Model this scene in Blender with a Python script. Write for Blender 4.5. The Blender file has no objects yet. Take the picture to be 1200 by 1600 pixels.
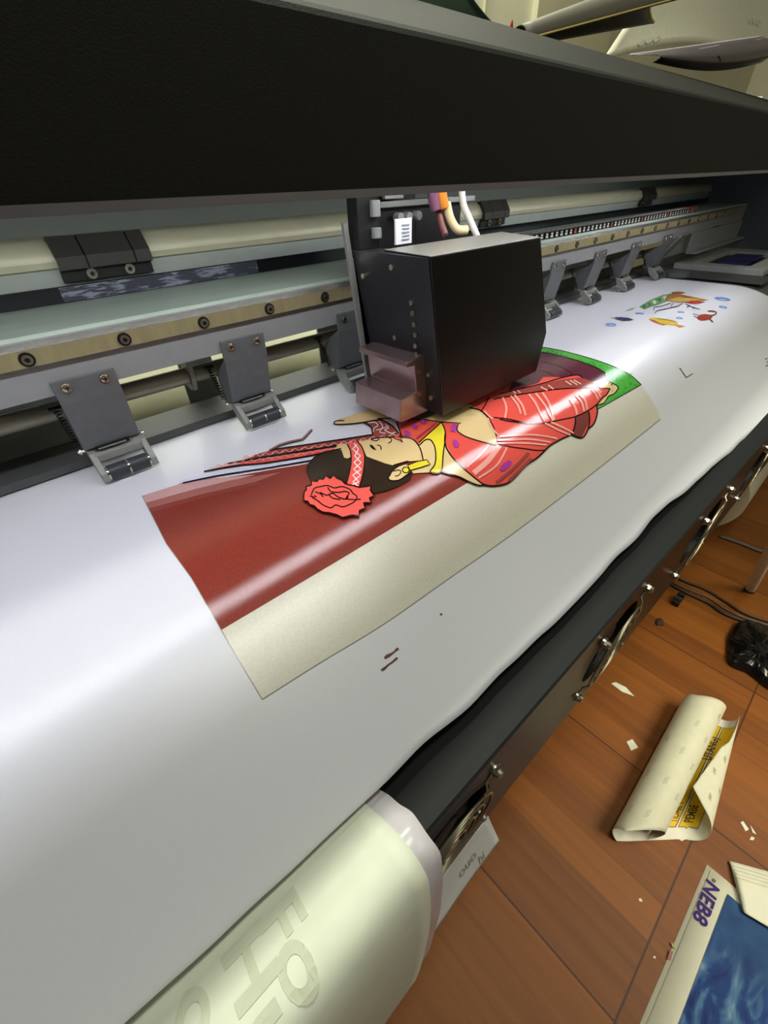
import bpy, bmesh, math, random
from mathutils import Vector, Matrix, noise
from mathutils.geometry import tessellate_polygon

random.seed(7)
scene = bpy.context.scene
COL = scene.collection
H = 1.064                       # the lens stands 1.064 m over the floor; z below is measured from the lens
FL = -H                         # floor level in that measure

# ------------------------------------------------------------------ camera, sky, lamps, exposure
F_PX = 654.067
RX = (0.73705765, -0.43495891, 0.51725889)
RY = (-0.67520791, -0.44109968, 0.59120669)
RZ = (-0.02898789, -0.78501071, -0.61880359)
ROT = (RX, RY, RZ)              # world = ROT . (right, down, forward)
cam_data = bpy.data.cameras.new('camera')
cam = bpy.data.objects.new('camera', cam_data)
COL.objects.link(cam)
cam_data.sensor_fit = 'VERTICAL'
cam_data.sensor_height = 36.0
cam_data.lens = F_PX / 1600 * 36.0
cam_data.clip_start = 0.01
m = Matrix.Identity(4)
for i in range(3):
    m[i][0] = ROT[i][0]
    m[i][1] = -ROT[i][1]
    m[i][2] = -ROT[i][2]
m[2][3] = H
cam.matrix_world = m
scene.camera = cam

vs = scene.view_settings
vs.view_transform = 'Standard'
vs.look = 'None'
vs.gamma = 1.0
vs.use_curve_mapping = False
vs.exposure = 0.0

world = bpy.data.worlds.new('World')
scene.world = world
world.use_nodes = True
bg = world.node_tree.nodes['Background']
bg.inputs[0].default_value = (0.97, 1.0, 0.85, 1)
bg.inputs[1].default_value = 0.07

LED_STRENGTH = 45.0
LED_COLOR = (0.92, 0.95, 1.0)

def area(name, loc, target, sx, sy, power, color, spread=180):
    l = bpy.data.lights.new(name, 'AREA')
    l.shape = 'RECTANGLE'
    l.size, l.size_y = sx, sy
    l.energy = power
    l.color = color
    l.spread = math.radians(spread)
    o = bpy.data.objects.new(name, l)
    COL.objects.link(o)
    o.location = Vector(loc) + Vector((0, 0, H))
    o.rotation_euler = (Vector(target) - Vector(loc)).to_track_quat('-Z', 'Y').to_euler()
    return o
area('overhead_light', (0.9, 1.16, 1.65), (0.9, 0.95, 0), 2.2, 0.1, 50, (0.98, 1.0, 0.84))
area('overhead_light', (0.5, -0.05, 1.7), (0.5, 0.0, 0), 1.2, 0.3, 18, (0.97, 1.0, 0.86))  # overhead fill added to brighten the front of the vinyl sheet
area('floor_fill', (1.0, -0.95, 0.35), (0.85, -0.25, -1.06), 0.8, 0.8, 2.9, (1.0, 0.95, 0.74), 54)  # added narrow fill that brightens the floor, no actual lamp stands there
area('room_lamp', (1.4, -1.15, 0.85), (0.8, 0.0, -0.9), 1.2, 1.2, 7, (1.0, 0.97, 0.78))
area('rear_gap_fill', (0.5, 1.22, 0.1), (0.5, 0.7, -0.22), 1.6, 0.5, 7, (0.95, 1.0, 0.88))  # unseen fill light added to brighten the gap behind the printer

# ------------------------------------------------------------------ materials
def lin(c):
    r = []
    for v in c:
        v /= 255.0
        r.append(v / 12.92 if v <= 0.04045 else ((v + 0.055) / 1.055) ** 2.4)
    return (*r, 1)

def mat(name, rgb, rough=0.5, metal=0.0, vary=0.06, scale=40.0, bump=0.0, bscale=400.0, spec=0.5, stretch=None, coat=0.0, stain=None):
    """principled surface with a little procedural mottling"""
    M = bpy.data.materials.new(name)
    M.use_nodes = True
    nt = M.node_tree
    b = nt.nodes['Principled BSDF']
    b.inputs['Roughness'].default_value = rough
    b.inputs['Metallic'].default_value = metal
    b.inputs['Specular IOR Level'].default_value = spec
    if coat:
        b.inputs['Coat Weight'].default_value = coat
        b.inputs['Coat Roughness'].default_value = 0.12
    tc = nt.nodes.new('ShaderNodeTexCoord')
    mp = nt.nodes.new('ShaderNodeMapping')
    if stretch:
        mp.inputs['Scale'].default_value = stretch
    nt.links.new(tc.outputs['Object'], mp.inputs['Vector'])
    n = nt.nodes.new('ShaderNodeTexNoise')
    n.inputs['Scale'].default_value = scale
    n.inputs['Detail'].default_value = 4
    nt.links.new(mp.outputs[0], n.inputs['Vector'])
    base = lin(rgb)
    r = nt.nodes.new('ShaderNodeValToRGB')
    r.color_ramp.elements[0].position = 0.3
    r.color_ramp.elements[1].position = 0.7
    r.color_ramp.elements[0].color = (*[c * (1 - vary) for c in base[:3]], 1)
    r.color_ramp.elements[1].color = (*[min(1, c * (1 + vary)) for c in base[:3]], 1)
    nt.links.new(n.outputs['Fac'], r.inputs['Fac'])
    out = r.outputs['Color']
    if stain:
        m3 = nt.nodes.new('ShaderNodeMapping'); m3.inputs['Scale'].default_value = stain[1]
        nt.links.new(tc.outputs['Object'], m3.inputs['Vector'])
        n3 = nt.nodes.new('ShaderNodeTexNoise'); n3.inputs['Scale'].default_value = 1; n3.inputs['Detail'].default_value = 5; n3.inputs['Roughness'].default_value = .7
        nt.links.new(m3.outputs[0], n3.inputs['Vector'])
        r3 = nt.nodes.new('ShaderNodeValToRGB')
        r3.color_ramp.elements[0].position = stain[2]; r3.color_ramp.elements[1].position = stain[2] + .05
        r3.color_ramp.elements[0].color = (0, 0, 0, 1); r3.color_ramp.elements[1].color = (.8, .8, .8, 1)
        nt.links.new(n3.outputs['Fac'], r3.inputs['Fac'])
        mx = nt.nodes.new('ShaderNodeMix'); mx.data_type = 'RGBA'
        nt.links.new(r3.outputs['Color'], mx.inputs['Factor']); nt.links.new(out, mx.inputs['A'])
        mx.inputs['B'].default_value = lin(stain[0]); out = mx.outputs['Result']
    nt.links.new(out, b.inputs['Base Color'])
    if bump:
        n2 = nt.nodes.new('ShaderNodeTexNoise')
        n2.inputs['Scale'].default_value = bscale
        n2.inputs['Detail'].default_value = 2
        nt.links.new(mp.outputs[0], n2.inputs['Vector'])
        bp = nt.nodes.new('ShaderNodeBump')
        bp.inputs['Strength'].default_value = bump
        bp.inputs['Distance'].default_value = 0.001
        nt.links.new(n2.outputs['Fac'], bp.inputs['Height'])
        nt.links.new(bp.outputs['Normal'], b.inputs['Normal'])
    return M

def emit(name, rgb, strength):
    M = bpy.data.materials.new(name)
    M.use_nodes = True
    nt = M.node_tree
    nt.nodes.remove(nt.nodes['Principled BSDF'])
    e = nt.nodes.new('ShaderNodeEmission')
    e.inputs[0].default_value = (*rgb, 1)
    e.inputs[1].default_value = strength
    nt.links.new(e.outputs[0], nt.nodes['Material Output'].inputs[0])
    return M

M_black = mat('black_textured_paint', (26, 26, 22), 0.7, 0, .15, 300, .25, 900, .2)
M_lip = mat('bare_steel_lip', (120, 116, 122), 0.45, .3)
M_boxtop = mat('charcoal_powder_coat', (18, 20, 20), 0.6, 0, .08, 200, .1, 900, .3)
M_boxface = mat('brown_black_panel', (38, 33, 27), 0.4, .2, .08, 60)
M_beam = mat('grey_painted_beam', (134, 134, 134), 0.5, .1, .04, 60, .06, 700)
M_slab = mat('pale_anodised_aluminium', (178, 192, 176), 0.45, .15, .06, 30, 0, 1, .5, (.3, 2, 2), 0, ((96, 108, 100), (30, 130, 130), .70))
M_rail = mat('oiled_steel_rail', (168, 156, 118), 0.28, .45, .12, 90, 0, 1, .5, (1, .2, .2))
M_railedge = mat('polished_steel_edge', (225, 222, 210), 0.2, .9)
M_upper = mat('cream_aluminium_beam', (196, 192, 160), 0.42, .15, .05, 40)
M_upper2 = mat('pale_grey_aluminium', (168, 174, 164), 0.45, .1, .05, 40)
M_inner = mat('grey_green_inner_panel', (100, 106, 96), 0.55, 0, .05, 30)
M_strip = mat('glossy_black_strip', (16, 17, 22), 0.16, 0, .1, 60)
M_dark = mat('black_plastic', (16, 16, 16), 0.4, 0, .1, 100)
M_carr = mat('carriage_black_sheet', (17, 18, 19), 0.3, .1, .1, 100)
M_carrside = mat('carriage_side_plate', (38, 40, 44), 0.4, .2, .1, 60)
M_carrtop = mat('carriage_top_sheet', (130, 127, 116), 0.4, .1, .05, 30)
M_plate = mat('grey_zinc_plate', (100, 102, 103), 0.48, .35, .07, 120)
M_foot = mat('cast_grey_foot', (138, 139, 134), 0.5, .3, .06, 120)
M_rubber = mat('dark_rubber_roller', (46, 50, 54), 0.45)
M_pad = mat('dark_clamp_pad', (62, 60, 54), 0.45, .2)
M_chrome = mat('chrome', (215, 210, 198), 0.18, 1.0, .03)
M_screw = mat('nickel_screw', (190, 182, 165), 0.25, .95, .05)
M_rod = mat('dull_steel_rod', (158, 153, 134), 0.4, .3, .12, 120, 0, 1, .5, (.1, 1, 1))
M_socket = mat('black_oxide', (20, 19, 18), 0.4, .3)
M_led = emit('led_lens', LED_COLOR, LED_STRENGTH)
M_platen = mat('dark_platen_strip', (66, 66, 66), 0.5, 0, .1, 60)
M_end = mat('slate_end_panel', (64, 67, 74), 0.5, 0, .06, 80, .1, 600)
M_tray = mat('grey_plastic_tray', (150, 152, 148), 0.5)
M_bracket = mat('steel_bracket_pink_reflection', (168, 142, 144), 0.25, .8, .1, 60)  # steel tinted pink to imitate the print reflected in it
M_white = mat('white_vinyl', (217, 216, 224), 0.31, 0, .01, 300, .02, 900)
M_back = mat('cream_backing_paper', (228, 232, 212), 0.6, 0, .03, 60)
M_back2 = mat('cream_liner', (216, 212, 186), 0.6, 0, .03, 60)
M_lilac = mat('glossy_white_vinyl_edge', (208, 202, 208), 0.25, 0, .04, 30)
M_mark = mat('pale_grey_watermark', (210, 213, 190), 0.6)
M_mark2 = mat('grey_watermark', (168, 166, 148), 0.6)
M_wall = mat('cream_wall_panel', (228, 223, 196), 0.6, 0, .04, 8)
M_wall2 = mat('cream_door_frame', (206, 199, 168), 0.6, 0, .04, 8)
M_liner = mat('pale_grey_liner', (226, 228, 224), .55)
M_guard = mat('chromed_wire', (170, 164, 140), 0.32, .95, .05)
M_fan = mat('fan_black', (24, 23, 21), 0.45)

# ------------------------------------------------------------------ object helpers
ROOTS = []
def props(o, label=None, cat=None, group=None, kind=None):
    if label: o['label'] = label
    if cat: o['category'] = cat
    if group: o['group'] = group
    if kind: o['kind'] = kind

def thing(name, label, cat, loc, group=None):
    o = bpy.data.objects.new(name, None)
    o.empty_display_size = 0.05
    COL.objects.link(o)
    o.location = loc
    props(o, label, cat, group)
    ROOTS.append(o)
    return o

def root_off(p):
    v = Vector((0, 0, 0))
    while p is not None:
        v += p.location
        p = p.parent
    return v

class MB:
    def __init__(s):
        s.v, s.f, s.m = [], [], []
    def add(s, vs_, fs, mi=0):
        b = len(s.v)
        s.v += [tuple(v) for v in vs_]
        for f in fs:
            s.f.append([b + i for i in f]); s.m.append(mi)
    def box(s, x0, x1, y0, y1, z0, z1, mi=0):
        v = [(x, y, z) for z in (z0, z1) for y in (y0, y1) for x in (x0, x1)]
        s.add(v, [(0, 2, 3, 1), (4, 5, 7, 6), (0, 1, 5, 4), (2, 6, 7, 3), (0, 4, 6, 2), (1, 3, 7, 5)], mi)
    def prism(s, prof, x0, x1, mi=0, axis='x'):
        n = len(prof)
        def P(a, b, t):
            return (t, a, b) if axis == 'x' else ((a, t, b) if axis == 'y' else (a, b, t))
        v = [P(a, b, x0) for a, b in prof] + [P(a, b, x1) for a, b in prof]
        fs = [(i, (i + 1) % n, n + (i + 1) % n, n + i) for i in range(n)]
        fs += [tuple(range(n))[::-1], tuple(range(n, 2 * n))]
        s.add(v, fs, mi)
    def loft(s, rings, mi=0, cap=True, closed=True):
        n = len(rings[0])
        v = [p for r in rings for p in r]
        fs = []
        for i in range(len(rings) - 1):
            for j in range(n if closed else n - 1):
                k = (j + 1) % n
                fs.append((i * n + j, i * n + k, (i + 1) * n + k, (i + 1) * n + j))
        if cap and closed:
            fs.append(tuple(range(n))[::-1])
            fs.append(tuple((len(rings) - 1) * n + j for j in range(n)))
        s.add(v, fs, mi)
    def tube(s, pts, r, n=10, mi=0, closed=False):
        pts = [Vector(p) for p in pts]
        rings = []
        L = len(pts)
        prev = None
        for i, p in enumerate(pts):
            if closed:
                d = pts[(i + 1) % L] - pts[i - 1]
            else:
                d = pts[min(i + 1, L - 1)] - pts[max(i - 1, 0)]
            d.normalize()
            a = prev if prev is not None else (Vector((0, 0, 1)) if abs(d.z) < .9 else Vector((1, 0, 0)))
            u = (a - d * a.dot(d)).normalized()
            prev = u
            w = d.cross(u)
            rr = r[i] if isinstance(r, (list, tuple)) else r
            rings.append([p + (u * math.cos(t) + w * math.sin(t)) * rr for t in [2 * math.pi * k / n for k in range(n)]])
        if closed:
            rings.append(rings[0])
        s.loft(rings, mi, cap=not closed)
    def cyl(s, p0, p1, r, n=16, mi=0):
        s.tube([p0, p1], r, n, mi)
    def build(s, name, mats, parent=None, smooth=False, bevel=0.0, label=None, solid=0.0, **kw):
        off = root_off(parent) if parent is not None else Vector((0, 0, 0))
        me = bpy.data.meshes.new(name)
        me.from_pydata([(x - off.x, y - off.y, z - off.z) for x, y, z in s.v], [], s.f)
        if not isinstance(mats, (list, tuple)): mats = [mats]
        for q in mats: me.materials.append(q)
        for p, i in zip(me.polygons, s.m): p.material_index = i
        bm = bmesh.new(); bm.from_mesh(me)
        if not kw.get('open'):
            bmesh.ops.recalc_face_normals(bm, faces=bm.faces)
        bm.to_mesh(me); bm.free()
        if smooth:
            me.polygons.foreach_set('use_smooth', [True] * len(me.polygons))
            if smooth == 'angle':
                me.set_sharp_from_angle(angle=math.radians(35))
        o = bpy.data.objects.new(name, me)
        COL.objects.link(o)
        if parent is not None: o.parent = parent
        else: ROOTS.append(o)
        if bevel:
            b = o.modifiers.new('bevel', 'BEVEL'); b.width = bevel; b.segments = 2; b.limit_method = 'ANGLE'
        if solid:
            q = o.modifiers.new('thickness', 'SOLIDIFY'); q.thickness = solid; q.offset = -1
        props(o, label)
        return o

def structure(mb, name, mats):
    o = mb.build(name, mats)
    o['kind'] = 'structure'
    return o

def text_mesh(body, size, bold=False, space=1.0):
    cu = bpy.data.curves.new('lettering', 'FONT')
    cu.body = body; cu.size = size; cu.resolution_u = 4
    cu.space_character = space
    if bold: cu.offset = size * 0.022
    ob = bpy.data.objects.new('lettering', cu)
    COL.objects.link(ob)
    dg = bpy.context.evaluated_depsgraph_get(); dg.update()
    me = bpy.data.meshes.new_from_object(ob.evaluated_get(dg))
    v = [(p.co.x, p.co.y) for p in me.vertices]
    f = [tuple(p.vertices) for p in me.polygons]
    bpy.data.objects.remove(ob); bpy.data.curves.remove(cu); bpy.data.meshes.remove(me)
    return v, f

def fine(v, f, step):
    t = bmesh.new()
    vv = [t.verts.new((a, b, 0)) for a, b in v]
    for q_ in f:
        try: t.faces.new([vv[k] for k in q_])
        except ValueError: pass
    bmesh.ops.triangulate(t, faces=t.faces[:])
    for ax in (0, 1):
        lo = min(p[ax] for p in v); hi = max(p[ax] for p in v)
        k = math.floor(lo / step) + 1
        while k * step < hi:
            co = [0, 0, 0]; co[ax] = k * step; nn = [0, 0, 0]; nn[ax] = 1
            bmesh.ops.bisect_plane(t, geom=t.verts[:] + t.edges[:] + t.faces[:], plane_co=co, plane_no=nn, dist=1e-7)
            k += 1
    t.verts.index_update()
    r = [(p.co.x, p.co.y) for p in t.verts], [tuple(p.index for p in g.verts) for g in t.faces]
    t.free()
    return r

def ray(px, py):
    d = (px - 600.0, py - 800.0, F_PX)
    return [sum(ROT[i][j] * d[j] for j in range(3)) for i in range(3)]
def on_z(px, py, z):
    d = ray(px, py); t = z / d[2]; return (d[0] * t, d[1] * t, z)
def on_y(px, py, y):
    d = ray(px, py); t = y / d[1]; return (d[0] * t, y, d[2] * t)
def on_floor(px, py, h=0.0005):
    return on_z(px, py, FL + h)

def smooth_line(pts, k=6, closed=False):
    out = []
    n = len(pts)
    rng = range(n if closed else n - 1)
    for i in rng:
        if closed:
            p0, p1, p2, p3 = pts[i - 1], pts[i], pts[(i + 1) % n], pts[(i + 2) % n]
        else:
            p0, p1, p2, p3 = pts[max(i - 1, 0)], pts[i], pts[i + 1], pts[min(i + 2, n - 1)]
        for j in range(k):
            t = j / k
            out.append(tuple(.5 * ((2 * b) + (c - a) * t + (2 * a - 5 * b + 4 * c - d) * t * t + (-a + 3 * b - 3 * c + d) * t ** 3)
                             for a, b, c, d in zip(p0, p1, p2, p3)))
    if not closed: out.append(tuple(pts[-1]))
    return out

# ------------------------------------------------------------------ the room
# floor: wood-look tiles 40 cm square, dark joints
M_floor = bpy.data.materials.new('wood_look_floor_tile')
M_floor.use_nodes = True
nt = M_floor.node_tree
N = nt.nodes.new; L = nt.links.new
bsdf = nt.nodes['Principled BSDF']
bsdf.inputs['Roughness'].default_value = 0.5
bsdf.inputs['Specular IOR Level'].default_value = 0.3
tc = N('ShaderNodeTexCoord'); sep = N('ShaderNodeSeparateXYZ'); L(tc.outputs['Object'], sep.inputs[0])
def MATH(op, a, b=None, c=None):
    q = N('ShaderNodeMath'); q.operation = op
    for i, x in enumerate((a, b, c)):
        if x is None: continue
        if isinstance(x, (int, float)): q.inputs[i].default_value = x
        else: L(x, q.inputs[i])
    return q.outputs[0]
tx = MATH('DIVIDE', MATH('SUBTRACT', sep.outputs[0], 0.263 - 4.0), 0.4)
ty = MATH('DIVIDE', MATH('SUBTRACT', sep.outputs[1], -0.213 - 4.0), 0.4)
fx = MATH('FRACT', tx); fy = MATH('FRACT', ty)
ix = MATH('FLOOR', tx); iy = MATH('FLOOR', ty)
strip = MATH('FLOOR', MATH('MULTIPLY', fx, 6.0))
seed = MATH('ADD', MATH('ADD', MATH('MULTIPLY', ix, 17.31), MATH('MULTIPLY', iy, 5.77)), MATH('MULTIPLY', strip, 1.93))
wn = N('ShaderNodeTexWhiteNoise'); wn.noise_dimensions = '1D'; L(seed, wn.inputs['W'])
mp = N('ShaderNodeMapping'); mp.inputs['Scale'].default_value = (60, 3.2, 1); L(tc.outputs['Object'], mp.inputs['Vector'])
gr = N('ShaderNodeTexNoise'); gr.inputs['Scale'].default_value = 1.0; gr.inputs['Detail'].default_value = 6; gr.inputs['Distortion'].default_value = .6
cmb = N('ShaderNodeVectorMath'); cmb.operation = 'ADD'; L(mp.outputs[0], cmb.inputs[0])
cx = N('ShaderNodeCombineXYZ'); L(MATH('MULTIPLY', seed, 3.1), cx.inputs[1]); L(cx.outputs[0], cmb.inputs[1]); L(cmb.outputs[0], gr.inputs['Vector'])
ramp = N('ShaderNodeValToRGB')
ramp.color_ramp.elements[0].color = lin((98, 52, 12)); ramp.color_ramp.elements[1].color = lin((152, 90, 30))
tone = MATH('ADD', MATH('MULTIPLY', wn.outputs['Value'], .45), MATH('MULTIPLY', gr.outputs['Fac'], .75))
L(MATH('SUBTRACT', tone, .12), ramp.inputs['Fac'])
ex = MATH('MINIMUM', fx, MATH('SUBTRACT', 1.0, fx)); ey = MATH('MINIMUM', fy, MATH('SUBTRACT', 1.0, fy))
edge = MATH('LESS_THAN', MATH('MINIMUM', ex, ey), 0.0042)
mix = N('ShaderNodeMix'); mix.data_type = 'RGBA'
L(edge, mix.inputs['Factor']); L(ramp.outputs['Color'], mix.inputs['A']); mix.inputs['B'].default_value = lin((74, 38, 16))
L(mix.outputs['Result'], bsdf.inputs['Base Color'])
q = MB(); q.box(-2.6, 4.6, -2.6, 1.3, FL - .05, FL)
structure(q, 'floor', M_floor)
q = MB(); q.box(-2.6, 4.6, 1.3, 1.4, FL, 1.9)
structure(q, 'wall_back', M_wall)
q = MB(); q.box(4.6, 4.7, -2.6, 1.4, FL, 1.9)
structure(q, 'wall_right', M_wall)
q = MB(); q.box(1.915, 2.47, 1.275, 1.2995, FL, 1.4)
structure(q, 'trim_1', M_wall2)
q = MB(); q.box(1.640, 1.652, 1.290, 1.2995, FL, 1.4)
structure(q, 'trim_2', M_wall2)

# ------------------------------------------------------------------ media profile (y, z) as a function of arc length s
RAMP_Y, RAMP_L, SLOPE = 0.310, 0.10, math.radians(24.0)
S0 = 0.58
PROF = []
y_, z_, s_ = S0, -0.25, 0.0
ds = 0.002
s1 = S0 - RAMP_Y
while s_ < 0.72:
    PROF.append((s_, y_, z_))
    th = SLOPE * min(1, max(0, (s_ + ds / 2 - s1) / RAMP_L))
    y_ -= ds * math.cos(th); z_ -= ds * math.sin(th); s_ += ds
def prof(s):
    i = min(max(int(s / ds), 0), len(PROF) - 2)
    t = (s - PROF[i][0]) / ds
    a, b = PROF[i], PROF[i + 1]
    th = math.atan2(a[2] - b[2], a[1] - b[1])
    return a[1] + (b[1] - a[1]) * t, a[2] + (b[2] - a[2]) * t, th
def s_at_ratio(qr):
    lo, hi = 0.0, 0.71
    for _ in range(40):
        mid = (lo + hi) / 2
        y, z, _t = prof(mid)
        if y / -z > qr: lo = mid
        else: hi = mid
    return lo
def wave(x, s):
    k = max(0.0, min(1.0, (s - 0.25) / 0.25))
    w = 0.0011 * noise.noise((x * 5.0, s * 4.0, 2.3)) * (.25 + k)
    w += 0.0006 * noise.noise((x * 11.0 + 9, s * 3.0, 7.1)) * k
    return w
def media(x, s, lift=0.0):
    y, z, th = prof(s)
    h = lift + wave(x, s)
    return (x, y - math.sin(th) * h, z + math.cos(th) * h)
def pix_to_media(px, py):
    d = ray(px, py)
    s = s_at_ratio(d[1] / -d[2])
    y, z, th = prof(s)
    return d[0] * z / d[2], s

# ================================================================== THE PRINTER
PR = thing('wide_format_printer', 'long wide-format printer with black hood, steel guide rail and grey pinch-roller arms', 'printer', (0.65, 0.5, FL))
XL, XR = -0.95, 2.25
# hood
q = MB()
q.prism([(.300, -.004), (.300, .078), (.302, .081), (.306, .084), (.445, .140), (.452, .142), (.72, .142), (.72, -.033), (.714, -.033), (.714, .136), (.452, .136), (.306, .076), (.306, -.004)], XL, XR + .1)
q.build('hood', M_black, PR)
q = MB(); q.box(XL, XR + .1, .2985, .3065, -.0085, -.0035)
q.build('hood_lip', M_lip, PR, label='pale bare steel lip along the bottom of the hood')
q = MB(); q.box(-.55, 1.55, .3215, .3325, .046, .050)
q.build('led_strip', M_led, PR, label='glowing white light strip under the hood')
q = MB(); q.box(-.56, 1.76, .3055, .342, .050, .054)
q.build('led_channel', M_lip, PR)
# inner back panel, upper beam, strip, slab, lower beam
q = MB(); q.box(XL, XR, .700, .7135, -.045, .13)
q.build('inner_panel', M_inner, PR)
q = MB()
pr = [(.640, -.098), (.640, -.066), (.634, -.064), (.633, -.058)]
for k in range(9):
    a = math.radians(180 - k * 11.25)
    pr.append((.655 + .022 * math.cos(a), -.058 + .020 * math.sin(a)))
pr += [(.700, -.038), (.700, -.098)]
q.prism(pr, XL, XR)
ub = q.build('upper_beam', [M_upper, M_upper2], PR, smooth='angle')
for p in ub.data.polygons:
    c = p.center + root_off(PR)
    if c.z < -.064 and abs(p.normal.y) > .9: p.material_index = 1
q = MB(); q.box(XL, XR, .632, .636, -.0975, -.0815)
eb = q.build('encoder_band', M_strip, PR, label='glossy black band behind the rail')
q = MB(); q.box(on_y(100, 470, .6315)[0], on_y(405, 430, .6315)[0], .6312, .6322, -.0970, -.0825)  # thin slab coloured to imitate a reflection on the glossy band
q.build('painted_glare', mat('band_glare', (58, 60, 70), .4, 0, .1, 10, 0, 1, .5, None, 0, ((150, 154, 170), (22, 30, 160), .50)), eb, label='pale streaked reflection painted on the black band')
q = MB()
q.prism([(.500, -.152), (.500, -.101), (.503, -.098), (.640, -.098), (.640, -.152), (.636, -.152), (.636, -.110), (.504, -.110), (.504, -.152)], XL, XR)
bm_ = q.build('crossbeam', [M_beam, M_slab], PR)
for p in bm_.data.polygons:
    if p.normal.z > .6: p.material_index = 1
q = MB()
q.prism([(.4935, -.1215), (.4935, -.1068), (.4968, -.1022), (.5000, -.1022), (.5000, -.1215)], XL, XR - .1)
gr_ = q.build('guide_rail', [M_rail, M_railedge], PR)
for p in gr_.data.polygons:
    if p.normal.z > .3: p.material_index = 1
bolt0 = None
for k in range(-2, 25):
    x = 0.0174 + 0.0816 * k
    if bolt0 is None:
        q = MB()
        q.cyl((x, .4938, -.1145), (x, .4922, -.1145), .0062, 18, 0)
        q.cyl((x, .4925, -.1145), (x, .4905, -.1145), .0043, 16, 1)
        q.cyl((x, .4908, -.1145), (x, .4900, -.1145), .0022, 6, 0)
        bolt0 = q.build('rail_bolt', [M_socket, M_screw], gr_)
        bx = x
    else:
        c = bolt0.copy(); COL.objects.link(c); c.parent = gr_
        c.location = (x - bx, 0, 0)
# beam edge details beyond the paper
q = MB(); q.box(1.74, XR, .470, .5, -.205, -.199); q.box(1.74, XR, .494, .5, -.2, -.150)
q.build('beam_flange', M_beam, PR)
q = MB(); q.box(1.93, 2.0, .4975, .5005, -.175, -.148)
q.build('cable_slot', M_socket, PR)

# pinch-roller arms
def arm(x, proto=None):
    if proto is None:
        w = .056
        q = MB()
        q.prism([(.4995, -.139), (.4965, -.139), (.4965, -.162), (.5065, -.2155), (.5095, -.2150), (.4995, -.160)], x, x + w)
        q.add([(x, .4995, -.160), (x, .535, -.185), (x, .530, -.222), (x, .5085, -.2155), (x + .002, .4995, -.160), (x + .002, .535, -.185), (x + .002, .530, -.222), (x + .002, .5085, -.2155)],
              [(0, 1, 2, 3), (4, 7, 6, 5), (0, 4, 5, 1), (1, 5, 6, 2), (2, 6, 7, 3), (3, 7, 4, 0)])
        P = q.build('pinch_roller_arm', M_plate, PR, bevel=.0006)
        for dx in (.011, .045):
            q = MB()
            c = Vector((x + dx, .4968, -.1465))
            q.cyl(c, c + Vector((0, -.0012, 0)), .0050, 16)
            q.tube([c + Vector((0, -.001, 0)), c + Vector((0, -.0025, 0)), c + Vector((0, -.0032, 0))], [.0042, .0036, .0015], 16)
            q.box(c.x - .0022, c.x + .0022, c.y - .0037, c.y - .003, c.z - .0005, c.z + .0005, 1)
            q.box(c.x - .0005, c.x + .0005, c.y - .0037, c.y - .003, c.z - .0022, c.z + .0022, 1)
            q.build('screw', [M_screw, M_socket], P, smooth='angle')
        # foot frame: back bar, two cheeks, pivot pin
        q = MB()
        x0, x1 = x + .001, x + w + .003
        q.prism([(.514, -.2165), (.500, -.2215), (.499, -.2300), (.514, -.2260)], x0 + .004, x1 - .004)
        for cx_ in (x0, x1 - .0065):
            q.prism([(.514, -.2165), (.503, -.2200), (.4835, -.2365), (.4815, -.2450), (.4875, -.2480), (.506, -.2370), (.514, -.2270)], cx_, cx_ + .0065)
        q.build('roller_frame', M_foot, P, bevel=.0008)
        q = MB(); q.box(x + .010, x + w - .012, .5035, .5095, -.2178, -.2145); q.box(x + .012, x + w - .016, .5015, .5035, -.2168, -.2158, 1)
        q.build('latch', [M_socket, M_foot], P)
        q = MB(); q.cyl((x - .006, .515, -.2185), (x + w + .006, .515, -.2185), .0017, 10); q.cyl((x - .0045, .515, -.2185), (x - .0030, .515, -.2185), .0032, 10)
        q.build('pivot_pin', M_chrome, P)
        mid = (x0 + x1) / 2
        for a, b in ((x0 + .0085, mid - .001), (mid + .001, x1 - .0085)):
            q = MB(); q.cyl((a, .4895, -.2400), (b, .4895, -.2400), .0085, 20)
            q.build('roller', M_rubber, P, smooth='angle')
        q = MB()
        for a in (x0 + .0066, mid - .001, x1 - .0086):
            q.cyl((a, .4895, -.2400), (a + .002, .4895, -.2400), .0072, 18)
        q.build('roller_end_ring', M_chrome, P, smooth='angle')
        q = MB()
        A, B = Vector((x - .004, .545, -.178)), Vector((x - .003, .523, -.214))
        d = (B - A); u = Vector((1, 0, 0)); wv = d.normalized().cross(u)
        hp = [A + d * (t / 96) + (u * math.cos(t * 2 * math.pi / 8) + wv * math.sin(t * 2 * math.pi / 8)) * .0026 for t in range(97)]
        q.tube(hp, .0007, 5)
        q.cyl(A + Vector((-.006, 0, 0)), A + Vector((.006, 0, 0)), .002, 8)
        q.build('spring', M_socket, P, smooth=True)
        return P
    px = arm.x0
    c = proto.copy(); COL.objects.link(c); c.parent = PR; c.location = (x - px, 0, 0)
    for ch in proto.children:
        d = ch.copy(); COL.objects.link(d); d.parent = c
    return c
arm.x0 = .024
A0 = arm(.024)
for x in (.194, .364, .54, .72, .918, 1.105, 1.30, 1.508): arm(x, A0)
q = MB(); q.add([(1.640, .498, -.150), (1.700, .498, -.150), (1.655, .56, -.245), (1.60, .56, -.245)], [(0, 1, 2, 3)])
q.build('guide_plate', M_foot, PR, solid=.002)
q = MB(); q.cyl((1.62, .47, -.250), (1.62, .47, -.238), .035, 24); q.cyl((1.62, .47, -.238), (1.62, .47, -.236), .02, 20)
q.build('media_clamp_knob', M_plate, PR, smooth='angle')
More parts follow.
